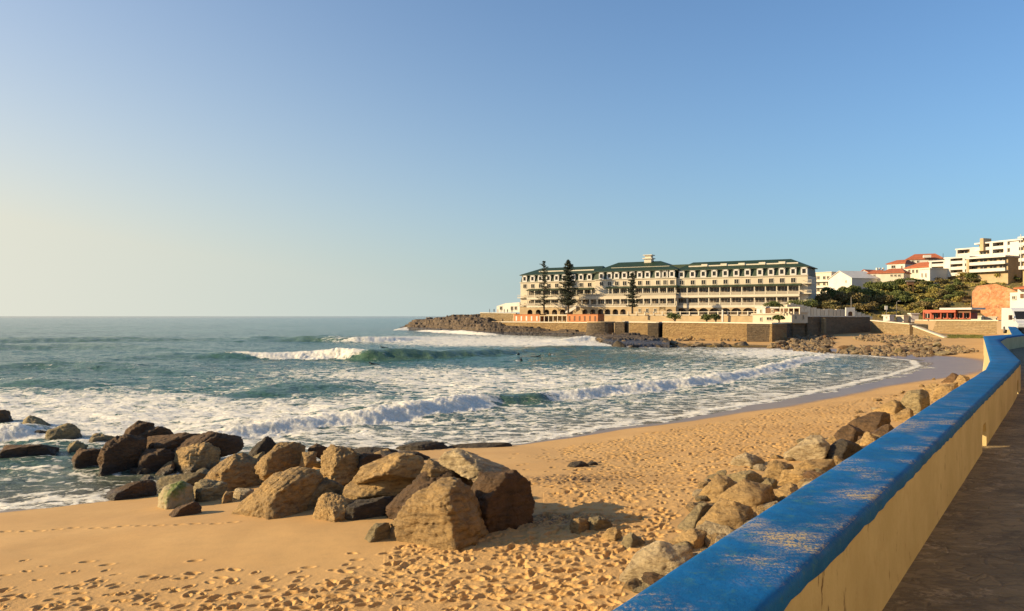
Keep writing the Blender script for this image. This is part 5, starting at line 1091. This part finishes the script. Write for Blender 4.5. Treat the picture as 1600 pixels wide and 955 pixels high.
for i in range(420):
    px = rg.uniform(1262, 1604); v = rg.uniform(0, 1.05)
    if 1516 < px < 1590 and v < .5: continue
    p = hz(px, v); leaves(sc_, rg, (p.x,p.y,p.z+.1), (1.1,1.1,.5), 60, .2, .3)
tag(sc_.build('hillside_scrub', M['leaf_olive']), 'dry olive ground scrub covering the hillside', 'scrub', kind='stuff')
# agave-like pale plants on the slope
# Norfolk pines
def norfolk(px, Y, ytop, ybase, wpx, label, seed, dens, jag):
    rg = np.random.default_rng(seed); p = at(px, ybase, Y); top = H+(HY-ytop)/F*Y; hgt = top-p.z; t = thing('norfolk_pine', label, 'tree', p, 'tall pines in front of the hotel')
    mb = MB(); mb.tube([(p.x,p.y,p.z-.3),(p.x,p.y,p.z+hgt*.5),(p.x,p.y,top)], [.38,.22,.04], 8); mb.build('trunk', M['bark'], t)
    mb = MB(); br = MB(); n_ = int(hgt/jag); W = wpx/2/F*Y
    for k in range(n_):
        f = (k+.6)/n_; z = p.z+hgt*(.13+.86*f); prof = np.interp(f, [0,.1,.35,.7,.9,1], [.75,1,.85,.52,.36,.08]); nb = 7 if dens > 1 else 6; a0 = rg.uniform(0, 6.28)
        for q in range(nb):
            L = W*prof*rg.uniform(.45, 1.2); a = a0+q*6.283/nb+rg.normal()*.25; zj = rg.normal()*.22*jag; dr2 = rg.uniform(-.35, .1); dx, dy = math.cos(a), math.sin(a); pts = [(p.x+dx*L*s, p.y+dy*L*s, z+zj+L*(dr2*s+.25*s*s)) for s in (0,.33,.66,1)]
            br.tube(pts, [.06,.05,.03,.015], 4)
            for s in np.linspace(.18, 1, 5):
                c = (p.x+dx*L*s, p.y+dy*L*s, z+zj+L*(dr2*s+.25*s*s)); leaves(mb, rg, c, (.42+.08*dens,.42+.08*dens,.24+.12*dens), int(14*dens), .15, .1)
    br.build('branch', M['bark'], t); mb.build('crown', M['leaf_pine'], t)
norfolk(850, 309, 408, 489, 27, 'thin open tiered pine in front of the left wing of the hotel', 1, 1.0, 1.5)
norfolk(888, 300, 408, 489, 33, 'dense dark pine beside the outside stair of the hotel', 2, 1.9, .8)
norfolk(988, 276, 427, 489, 24, 'shorter tiered pine in front of the centre of the hotel', 3, 1.5, 1.15)
for i, (px, Y, r, l) in enumerate([(1054,240,2.1,'dark round shrub at the foot of the golden terrace'),(1104,236,1.5,'small dark shrub on the hotel terrace left of the slim pillar'),(1118,232,1.8,'dark clipped shrub just left of the slim white pillar'),(1212,240,2.4,'round tree crown behind the striped kiosk'),(1246,250,3.0,'dark tree in front of the hotel\'s right end'),(1262,250,3.0,'dark tree between the hotel and the grey apartment block'),(1217,196,1.3,'dark leafy shrub on a bare stem before the cream pavilion')]):
    bush('shrub', l, 'shrub', at(px, {3:487,4:488,5:486,6:503}.get(i, 503.5), Y), r, r*.75, 'leaf_dark', 800+i, 'shrubs around the hotel terrace', 1200, .2)
# ---------------------------------------------------------------- buildings behind and above the hill
def wrow(xs, ys, w, h): return [(x, y, w, h) for y in ys for x in xs]
house('apartment_block', 'pale grey flat-roofed apartment block right of the hotel', 'building', 1266, 330, 1299, 322, 426.5, 478, 12, 'trim', wrow((1274,1279,1288,1294),(434,443.5,453,462.5,472),3.6,4.6), 'flat')
bt = thing('balcony_front', 'white balcony fronts of the grey apartment block', 'balconies', at(1282, 475, 320)); fr = Fr(1266, 328.6, 1299, 320.6)
for y in (438.8,448,457.5,467): mb = MB(); fr.pbox(mb, 1268, y, 1298, y+1.7, -1.2, 0); mb.build('balcony_slab', M['white'], bt)
house('white_house', 'white gabled house behind the brown thicket', 'house', 1294, 318, 1331, 305, 436, 450, 12, 'white', [(1322,440,1.5,3)], 'white', gable=424)
house('white_house', 'white wall of houses right of the gabled one', 'house', 1318, 330, 1340, 326, 427, 445, 8, 'white', [(1333,430,2,2.4)], 'flat')
house('white_house', 'broad white gabled house with a low roof above the dark trees', 'house', 1338, 322, 1362, 316, 429, 440, 12, 'white', [], 'roofred', gable=422)
house('white_house', 'low white house with one dark window left of the orange roof', 'house', 1357, 312, 1382, 309, 427.5, 440, 8, 'white', [(1366,430.5,2,2)], 'roofred')
house('red_roof_house', 'small house with a bright orange hipped roof at the edge of the trees', 'house', 1376, 305, 1412, 300, 427, 436, 12, 'trim', wrow((1393,1399,1405),(430.5,),3,3), 'roofred')
for i, x in enumerate((1371,1375.5,1381)): mb = MB(); fr = Fr(1365, 315, 1385, 315); fr.pbox(mb, x-.9, 418.5, x+.9, 427, -1, 0); tag(mb.build('chimney_stack', M['white']), ['leftmost','middle','rightmost'][i]+' of the three white chimneys behind the orange hipped roof', 'chimney')
house('white_house', 'white terraced house with a red edge below the long red roof', 'house', 1386, 332, 1414, 326, 412.5, 432, 10, 'white', [(1396,417,6,4),(1409,418,2,5)], 'roofred')
house('red_roof_house', 'long white house with an orange roof below the big red roof', 'house', 1414, 318, 1456, 306, 418.5, 434, 10, 'trim', wrow((1421,1427,1433),(424,),3.6,5), 'roofred')
house('red_roof_house', 'large white house under the highest long red roof', 'house', 1416, 352, 1474, 345, 405.5, 425, 12, 'white', wrow((1426,1434,1451,1460),(409,),2.4,3.2), 'roofred')
mb = MB(); fr = Fr(1440, 345, 1460, 343); fr.pbox(mb, 1443, 398.5, 1455, 402.5, -4, 0); tag(mb.build('roof_turret', M['white']), 'small white turret on the ridge of the highest red roof', 'turret')
def modern(label, x0, Y0, x1, Y1, yt, yb, floors, wallx, depth=12, m='white'):
    """flat-roofed block: recessed glazing between slabs, with solid white panels at wallx"""
    fr = Fr(x0, Y0, x1, Y1); xm = (x0+x1)/2; zt = fr.z_(xm, yt); z0 = fr.z_(xm, yb)-6; t = thing('apartment_block', label, 'building', fr.P(fr.L/2, -depth/2, z0), 'apartment blocks on the hill'); fl = (zt-fr.z_(xm, yb))/floors
    mb = MB(); fr.box(mb, 0, fr.L, z0, zt-.3, -depth, -1.9); mb.build('core', M['plaster2'], t); zb = fr.z_(xm, yb)
    mb = MB(); fr.box(mb, -.3, fr.L+.3, zt-.3+.001, zt+.25, -depth-.2, .2); mb.build('roof', M['white'], t)
    for k in range(floors):
        z = zb+k*fl; mb = MB(); fr.box(mb, -.1, fr.L+.1, z-.2, z+.15, -1.89, .05); fr.box(mb, -.1, fr.L+.1, z+.15, z+.95, -.1, .04); mb.build('balcony', M['white'], t)
        nb = max(2, int(fr.L/3.2))
        for q in range(nb):
            u = fr.L*(q+.5)/nb; gb = MB(); fr.box(gb, u-1.15, u+1.15, z+.2, z+fl-.65, -1.89, -1.8); w_ = gb.build('window', M['glass'], t); gb = MB(); fr.box(gb, u-.05, u+.05, z+.2, z+fl-.65, -1.79, -1.74); gb.build('frame', M['trim'], w_)
    for a, b_ in wallx: mb = MB(); fr.pbox(mb, a, yt+.5, b_, yb+3, -1.88, .12); mb.build('panel', M[m], t)
    return fr, t
house('white_house', 'narrow white house with a tan upper band left of the balconied block', 'house', 1437, 298, 1453, 293, 421, 440, 8, 'white', wrow((1441,1447),(430,),2,6), 'flat')
modern('pale block with two stacked white balconies left of the hill crest', 1452, 300, 1476, 296, 408, 432, 3, [(1452,1455.5),(1474,1476)], 10)
modern('white block with stacked balconies in the middle of the crest', 1476, 296, 1514, 288, 402.5, 430, 3, [(1476,1485),(1504,1507.5)], 12)
modern('low grey-fronted block with long glazed balcony below the main apartments', 1510, 284, 1570, 272, 402, 424, 2, [(1510,1514)], 10, 'plaster2')
modern('upper set-back block with grey walls beside the tall chimney', 1494, 312, 1530, 304, 388.5, 410, 2, [(1494,1496),(1515,1530)], 10)
modern('largest white apartment block stepping up at the right edge', 1524, 296, 1606, 276, 377, 421, 4, [(1546,1551),(1568,1574),(1578,1592)], 14)
mb = MB(); fr = Fr(1520, 297, 1545, 291); fr.pbox(mb, 1531, 372.5, 1536.5, 392, -3, 1.2); tag(mb.build('chimney_stack', M['plaster2']), 'tall tan chimney on the largest apartment block', 'chimney')
modern('cut-off balconied block at the right border on the hill', 1592, 268, 1640, 258, 369, 419, 4, [(1606,1612)], 12)
# little hut on stilts on the slope
t = thing('lookout_hut', 'small weathered hut on stilts on the bushy slope', 'hut', at(1421, 456, 282)); fr = Fr(1416, 281, 1430, 280); mb = MB(); fr.pbox(mb, 1416, 438, 1430, 440, -3, .4); mb.build('roof', M['grey'], t)
mb = MB(); fr.pbox(mb, 1418, 440, 1428, 445, -2.5, 0); mb.build('wall', M['wood'], t)
for x in (1419,1427): mb = MB(); fr.pbox(mb, x-.3, 445, x+.3, 458, -.3, 0); mb.build('stilt', M['wood'], t)
# red beach restaurant
fr = Fr(1442, 228, 1518, 216); t = thing('beach_restaurant', 'low red beach restaurant with a white flat roof section', 'restaurant', fr.P(fr.L/2, -3, 6.0))
mb = MB(); fr.pbox(mb, 1442, 484.3, 1493, 488.5, -5, .6); mb.build('fascia', M['redpaint'], t); mb = MB(); fr.pbox(mb, 1468, 481, 1518, 484.0, -6, .9); mb.build('roof', M['white'], t)
mb = MB(); fr.pbox(mb, 1442, 488.5, 1518, 498.5, -6, -3); mb.build('wall', M['redpaint'], t); mb = MB(); fr.pbox(mb, 1493.5, 484.6, 1517, 489, -5, -.2); mb.build('side_fascia', M['wood'], t)
for x in (1443,1455,1470,1480,1492,1505,1516): mb = MB(); fr.pbox(mb, x-.7, 488.6, x+.7, 498.5, -.3, .1); mb.build('post', M['redpaint'], t)
for x in (1449,1462,1474,1486,1499,1510): gb = MB(); fr.pbox(gb, x-3.4, 490, x+3.4, 497, -2.98, -2.9); w_ = gb.build('window', M['glass'], t); gb = MB(); fr.pbox(gb, x-.3, 490, x+.3, 497, -2.89, -2.8); gb.build('frame', M['white'], w_)
for i, (x0, x1, y, m_, l) in enumerate([(1517,1533,495,'trim','low cream block wall right of the red restaurant'),(1380,1390,493.5,'white','white kiosk block left of the restaurant beside the road'),(1402,1412,494.5,'trim','pale low hut near the gate posts above the beach'),(1420,1424,491,'white','narrow white sentry box above the ramp wall'),(1537,1556,496.5,'trim','low pale wall at the foot of the orange cliff')]):
    house('hut', l, 'hut', x0, 235, x1, 233, y, 501, 2, m_, [((x0+x1)/2, y+2.6, 1.6, 2.2)] if x1-x0 < 12 else [], 'flat', zb=5.2)
# seaside road platform in front of the hill
mb = MB(); mb.prism([(at(x,490,Y).x, Y) for x, Y in ((1362,236),(1420,235),(1556,207),(1575,190),(1800,190),(1800,262),(1250,275),(1262,214))], 1.0, 5.75); tag(mb.build('beach_road', M['terr']), kind='structure')
# white building at right edge
fr, t = house('white_house', 'white house with an orange tiled roof at the right border behind the van', 'house', 1578, 142, 1640, 136, 456.5, 500, 12, 'white', [(1584.5,465,4.2,4.6)], None, zb=5.0)
mb = MB(); fr.pbox(mb, 1590, 450, 1640, 456.4, -11, -1); mb.build('upper_floor', M['white'], t); mb = MB(); hip(fr, mb, fr.s_(1592), fr.L, -12, 0, fr.z_(1600,449.5), fr.s_(1610), fr.L-3, -5, fr.z_(1600,440), .6); mb.build('roof', M['roofred'], t)
mb = MB(); fr.pbox(mb, 1594, 459, 1599, 466, 0, .1); mb.build('shutter', M['wood'], t)
# lamp posts and masts
def pole(px, Y, yt, yb, r, label, arm=0, cat='lamp post', name='street_lamp', m='grey'):
    p = at(px, yb, Y); q = at(px, yt, Y); t = thing(name, label, cat, p); mb = MB(); mb.tube([p, (p.x,p.y,(p.z+q.z)/2), q], [r*1.5, r, r*.8], 6); mb.build('post', M[m], t)
    if arm: mb = MB(); mb.tube([(q.x,q.y,q.z-.05),(q.x+arm*.6,q.y,q.z+.3),(q.x+arm,q.y,q.z+.3)], r*.6, 6); mb.build('arm', M[m], t); mb = MB(); mb.box(q.x+arm-.3, q.y-.15, q.z+.2, q.x+arm+.3, q.y+.15, q.z+.38); mb.build('lamp_head', M['trim'], t)
pole(1330, 240, 464, 490, .12, 'grey lamp post beside the white gate arch', .0)
pole(1401, 236, 472, 500, .10, 'thin lamp post left of the bare rocky slope', .8)
pole(1518, 226, 462, 498, .12, 'tall dark lamp post at the right end of the red restaurant', .0, m='dark')
pole(1385, 236, 478, 500, .09, 'post carrying a white box sign above the beach road', .0, 'sign', 'sign_post')
mb = MB(); fr = Fr(1380, 235.6, 1390, 235.4); fr.pbox(mb, 1383, 478, 1387, 484, -.2, .2); tag(mb.build('sign_board', M['white']), 'white box sign high on its post above the road', 'sign')
pole(1473.6, 343, 396, 408, .10, 'thin aerial mast right of the highest red roof', .0, 'mast', 'aerial_mast', 'dark')
pole(1595, 262, 366, 420, .14, 'tall thin white mast before the cut-off block', .0, 'mast', 'aerial_mast', 'white')

# added row of unseen seafront houses; sunlit fronts bounce warm light onto the parapet
for i_, (t0, t1, hgt, m_, l_) in enumerate([(-16, 2, 7.5, 'plaster', 'unseen pale seafront house added for bounced light, nearest the viewpoint on the land side of the promenade'), (2.3, 16, 6.4, 'plaster', 'unseen cream seafront house added for bounced light, further along the land side of the promenade'), (16.3, 31, 7.0, 'plaster2', 'unseen tan seafront house added for bounced light, opposite the bend of the parapet')]):
    hf = Fr(800, 10, 900, 10); A_ = wp(4.6, t0); B_ = wp(4.6, t1); hf.A = A_; hf.d = (B_-A_).normalized(); hf.L = (B_-A_).length; hf.n = Vector((-hf.d.y, hf.d.x, 0)); hf.rz = math.atan2(hf.d.y, hf.d.x)
    t = thing('added_bounce_house', l_, 'house', hf.P(hf.L/2, -3, ZP)); mb = MB()
    mb.hexa([hf.P(0,-7,ZP-.3), hf.P(hf.L,-7,ZP-.3), hf.P(hf.L,0,ZP-.3), hf.P(0,0,ZP-.3), hf.P(0,-7,ZP+hgt), hf.P(hf.L,-7,ZP+hgt), hf.P(hf.L,0,ZP+hgt), hf.P(0,0,ZP+hgt)]); mb.build('wall', M[m_], t)
    mb = MB(); hf.box(mb, -.1, hf.L+.1, ZP+hgt+.001, ZP+hgt+.25, -7.2, .25); mb.build('roof', M['roofred'], t)
    u = 1.6
    while u < hf.L-1.2:
        mb = MB(); hf.box(mb, u-.45, u+.45, ZP+.02, ZP+2.2, .01, .07); mb.build('door', M['wood'], t); mb = MB(); hf.box(mb, u-.5, u+.5, ZP+3.6, ZP+4.9, .01, .07); f_ = mb.build('window', M['trim'], t); mb = MB(); hf.box(mb, u-.42, u+.42, ZP+3.68, ZP+4.82, .071, .08); mb.build('pane', M['glass'], f_); u += 3.1
# ---------------------------------------------------------------- people
def figure(joints, edges, m, root=0, sub=1):
    me = bpy.data.meshes.new('b'); me.from_pydata([j[0] for j in joints], edges, []); o = bpy.data.objects.new('b', me); COL.objects.link(o)
    md = o.modifiers.new('s', 'SKIN'); 
    for i, sv in enumerate(me.skin_vertices[0].data): sv.radius = (joints[i][1], joints[i][2] if len(joints[i]) > 2 else joints[i][1]); sv.use_root = (i == root)
    sb = o.modifiers.new('d', 'SUBSURF'); sb.levels = sub; sb.render_levels = sub
    dg = bpy.context.evaluated_depsgraph_get(); nm = bpy.data.meshes.new_from_object(o.evaluated_get(dg)); bpy.data.objects.remove(o)
    nm.materials.clear(); nm.materials.append(m); nm.polygons.foreach_set('use_smooth', [True]*len(nm.polygons)); return nm
POSES = {
 'sit': ([((0,0,.12),.15,.12),((0,0,.36),.15,.11),((0,0,.58),.17,.11),((0,0,.70),.065),((0,-.01,.80),.085,.095),((0,-.01,.90),.085,.09),((.20,0,.58),.065),((.27,-.12,.36),.048),((.24,-.32,.22),.035),((.23,-.42,.20),.035,.02),((-.20,0,.58),.065),((-.27,-.12,.36),.048),((-.24,-.32,.22),.035),((-.23,-.42,.20),.035,.02),((.13,-.05,.06),.10),((.36,-.32,.02),.075),((.38,-.30,-.40),.05),((-.13,-.05,.06),.10),((-.36,-.32,.02),.075),((-.38,-.30,-.40),.05)],
   [(0,1),(1,2),(2,3),(3,4),(4,5),(2,6),(6,7),(7,8),(8,9),(2,10),(10,11),(11,12),(12,13),(0,14),(14,15),(15,16),(0,17),(17,18),(18,19)]),
 'prone': ([((0,0,.14),.14,.10),((0,.28,.20),.14,.10),((0,.52,.28),.17,.10),((0,.64,.36),.06),((0,.72,.42),.085,.09),((0,.80,.47),.08,.085),((.20,.50,.26),.06),((.34,.62,.10),.045),((.32,.86,.06),.034),((-.20,.50,.26),.06),((-.34,.50,.08),.045),((-.32,.26,.02),.034),((.10,-.12,.12),.10),((.11,-.55,.10),.07),((.11,-.98,.10),.045),((-.10,-.12,.12),.10),((-.11,-.55,.10),.07),((-.11,-.98,.10),.045)],
   [(0,1),(1,2),(2,3),(3,4),(4,5),(2,6),(6,7),(7,8),(2,9),(9,10),(10,11),(0,12),(12,13),(13,14),(0,15),(15,16),(16,17)]),
 'stand': ([((0,0,.92),.14,.11),((0,0,1.15),.14,.10),((0,0,1.40),.18,.11),((0,0,1.52),.06),((0,-.01,1.62),.085,.095),((0,-.01,1.70),.08,.09),((.19,0,1.40),.06),((.25,.02,1.12),.045),((.26,-.06,.86),.035),((-.19,0,1.40),.06),((-.25,.02,1.12),.045),((-.26,-.06,.86),.035),((.10,0,.82),.10),((.11,-.02,.46),.07),((.12,.02,.08),.045),((.12,-.12,.03),.04,.03),((-.10,0,.82),.10),((-.11,-.02,.46),.07),((-.12,.02,.08),.045),((-.12,-.12,.03),.04,.03)],
   [(0,1),(1,2),(2,3),(3,4),(4,5),(2,6),(6,7),(7,8),(2,9),(9,10),(10,11),(0,12),(12,13),(13,14),(14,15),(0,16),(16,17),(17,18),(18,19)]),
}
FM = {k: figure(v[0], v[1], M['cloth'] if k == 'stand' else M['neoprene']) for k, v in POSES.items()}
def board_mesh():
    mb = MB(); n_ = 12; L = 2.0
    for i in range(n_+1):
        f = i/n_; y = (f-.5)*L; w = .26*math.sin(math.pi*(.06+.88*f))**.6; z = .10*max(0, f-.75)**1.0
        mb.v += [(-w,y,z+.02),(0,y,z-.02),(w,y,z+.02),(w*.8,y,z+.06),(0,y,z+.075),(-w*.8,y,z+.06)]
    for i in range(n_):
        for q in range(6): mb.f.append((i*6+q, i*6+(q+1)%6, (i+1)*6+(q+1)%6, (i+1)*6+q))
    mb.f += [tuple(reversed(range(6))), tuple(n_*6+q for q in range(6))]; return raw('surfboard', mb, M['board'])
BMsh = board_mesh()
def seaz(px, py):
    j = int(np.argmin(np.abs(spx-px))); i = int(np.argmin(np.abs(PY2[:,0]-py))); return float(Zs[i,j])
def head(o, z, y, r=.10):
    mb = MB(); U, Fc = ico(2); hm = MB(); hm.add([(p[0]*r*.98, y+p[1]*r*1.05, z+.012+p[2]*r*1.05) for p in U if True], Fc)
    me = raw('hair', hm, M['dark']); h = bpy.data.objects.new('hair', me); COL.objects.link(h); h.parent = o
for px, py, pose, rz, lab, bl in [(405,527,'sit',.4,'surfer sitting far out on the water, leftmost of all',1),(438,529,'sit',-.5,'surfer sitting near the crest of the third wave',1),(600,544,'prone',1.5,'surfer paddling flat behind the green wave',1),(585,570,'prone',1.7,'surfer lying on a board in front of the green wave',1),(810,555.5,'sit',.3,'surfer sitting right of the green wave, left of the white board',1),(838,558.5,'prone',-1.6,'surfer paddling a board with a bright white nose',1),(859,556,'sit',-.6,'surfer sitting right of the white board, nearest the rocks',1),(814,565,'sit',.9,'surfer sitting nearest the shore among the group of four',1)]:
    z = seaz(px, py); p = on(px, py, 0); zb = z+(-.34 if pose == 'sit' else -.10)
    bo = bpy.data.objects.new('surfboard', BMsh); COL.objects.link(bo); bo.location = (p[0], p[1], zb-.03 if pose != 'sit' else z-.16); bo.rotation_euler = (0,0,rz)
    if pose == 'sit': bo.rotation_euler = (.18, 0, rz)
    tag(bo, 'white surfboard under the '+lab, 'surfboard', 'surfboards in the bay')
    o = bpy.data.objects.new('person', FM[pose]); COL.objects.link(o); o.location = (p[0], p[1], zb); o.rotation_euler = (0,0,rz)
    tag(o, lab+', in a black wetsuit', 'person', 'surfers in the bay')
for px, py, Y, lab in [(785.5,504.5,312,'person in dark clothes standing on the rocks below the pale tan seawall')]:
    p = at(px, py, Y); o = bpy.data.objects.new('person', FM['stand']); COL.objects.link(o); o.location = p; tag(o, lab, 'person')
rg = np.random.default_rng(8)
fr = Fr(750, 336, 806, 324)
for i, x in enumerate((765,772,778,783,788,793,800)):
    p = at(x, 489.2, 330); o = bpy.data.objects.new('person', FM['stand']); COL.objects.link(o); o.location = (p.x, p.y, fr.z_(x, 489)); o.rotation_euler = (0,0,rg.uniform(0,6))
    tag(o, 'distant person in dark clothes standing behind the pale tan headland seawall', 'person', 'people standing along the headland wall')
t = thing('white_building', 'low white building with a sloping roof at the far left end of the hotel', 'building', at(795, 488, 345)); fr = Fr(776, 350, 812, 342)
mb = MB(); fr.pprism(mb, [(776,488),(776,478.5),(790,474),(812,472.5),(812,488)], -8, 0); mb.build('wall', M['white'], t)
for x in (783,800,806): window(fr, t, fr.s_(x), .01, fr.z_(x, 484), 1.2, 1.4)
# ---------------------------------------------------------------- the van at the right border
vx, vy, vz = 0, 0, ZP
van = thing('van', 'white van parked facing the sea at the right border, mostly cut off', 'van', (47.4, 74, 5.3))
Xv, Yv, Zv = 46.4, 73, 5.32
mb = MB(); prof = [(-1.0,.35),(-1.05,.75),(-.95,1.05),(-.15,1.28),(.75,2.2),(1.2,2.42),(4.4,2.48),(4.5,.4)]; b = []
for (x, z) in prof: b.append((Xv+.2+x*.35, Yv+x, Zv+z))
nx = Vector((1,-.33,0)).normalized()*1.95; n_ = len(b); mb.v = b+[(p[0]+nx.x, p[1]+nx.y, p[2]) for p in b]
mb.f = [tuple(range(n_)), tuple(n_+i for i in reversed(range(n_)))]+[(i, n_+i, n_+(i+1)%n_, (i+1)%n_) for i in range(n_)]
mb.build('body', M['vanpaint'], van)
def vquad(name, m, pts, k0, k1, off=.012):
    mb = MB(); P = [Vector((Xv+.2+x*.35, Yv+x, Zv+z)) for x, z in pts]; nd = (P[1]-P[0]).cross(nx).normalized(); nd = nd if nd.y < 0 else -nd
    q = [P[0]+nx*k0+nd*off, P[0]+nx*k1+nd*off, P[1]+nx*k1+nd*off, P[1]+nx*k0+nd*off]; q2 = [v-nd*.03 for v in q]; mb.hexa(q2+q); return mb.build(name, m, van)
vquad('windscreen', M['glass'], [(-.05,1.38),(.68,2.12)], .06, .94); vquad('bumper', M['dark'], [(-1.02,.36),(-1.05,.66)], .02, .98, .05)
vquad('headlight', M['lamp'], [(-1.03,.78),(-.98,.98)], .04, .22); vquad('headlight', M['lamp'], [(-1.03,.78),(-.98,.98)], .78, .96); vquad('grille', M['dark'], [(-1.04,.76),(-.99,.94)], .28, .72)
for x, k in ((-.25,-.02),(3.4,-.02),(-.25,.92),(3.4,.92)):
    P = Vector((Xv+.2+x*.35, Yv+x, Zv+.34))+nx*k; mb = MB(); mb.tube([P, P+nx*.1], .34, 20); w_ = mb.build('wheel', M['tyre'], van); mb = MB(); mb.tube([P-nx*.012, P+nx*.112], .19, 14); mb.build('rim', M['grey'], w_)
P = Vector((Xv+.2+.15*.35-.28, Yv+.1, Zv+1.55)); mb = MB(); mb.box(P.x-.22, P.y-.06, P.z-.22, P.x+.06, P.y+.08, P.z+.22); mb.tube([(P.x, P.y, P.z-.1),(P.x+.35, P.y+.1, P.z-.12)], .03, 6); mb.build('mirror', M['wood'], van)
# steps and low things by the end of the parapet
t = thing('bench', 'brown stone bench beyond the bend of the blue parapet', 'bench', (32.6, 50, 5.2)); mb = MB(); mb.box(31.9,49.5,5.28,35,50.4,5.62); mb.build('seat', M['plaster2'], t); mb = MB(); mb.box(32.1,49.7,5.1,32.5,50.2,5.279); mb.build('leg', M['stone_mid'], t); mb = MB(); mb.box(34.2,49.7,5.1,34.6,50.2,5.279); mb.build('leg', M['stone_mid'], t)
# grass strip on the far beach
rg = np.random.default_rng(3); mb = MB()
for i in range(90):
    g = ground(rg.uniform(1482, 1534), rg.uniform(524, 529)); leaves(mb, rg, (g.x, g.y, g.z+.05), (1.1,.9,.18), 50, .13, .2)
tag(mb.build('grass_strip', M['grass']), 'strip of green grass at the top of the far beach', 'grass', kind='stuff')
# pale spiky plants on the slope
for i, (px, v) in enumerate([(1494,.55),(1499,.45),(1490,.4)]):
    p = hz(px, v); mb = MB()
    for k in range(26):
        a = k*2.4; e = .3+.5*((k*7) % 10)/10; L = 1.2; d = Vector((math.cos(a)*math.cos(e), math.sin(a)*math.cos(e), math.sin(e))); s = Vector((-math.sin(a), math.cos(a), 0))*.09
        mb.add([p-s, p+s, p+d*L*.6+s, p+d*L, p+d*L*.6-s], [(0,1,2,3,4)])
    tag(mb.build('agave', simple('pale_agave', (.25,.28,.16), .6, .2, 2, 0) if i == 0 else bpy.data.materials['pale_agave']), 'pale spiky agave plant on the brushy slope', 'plant', 'agaves on the slope')
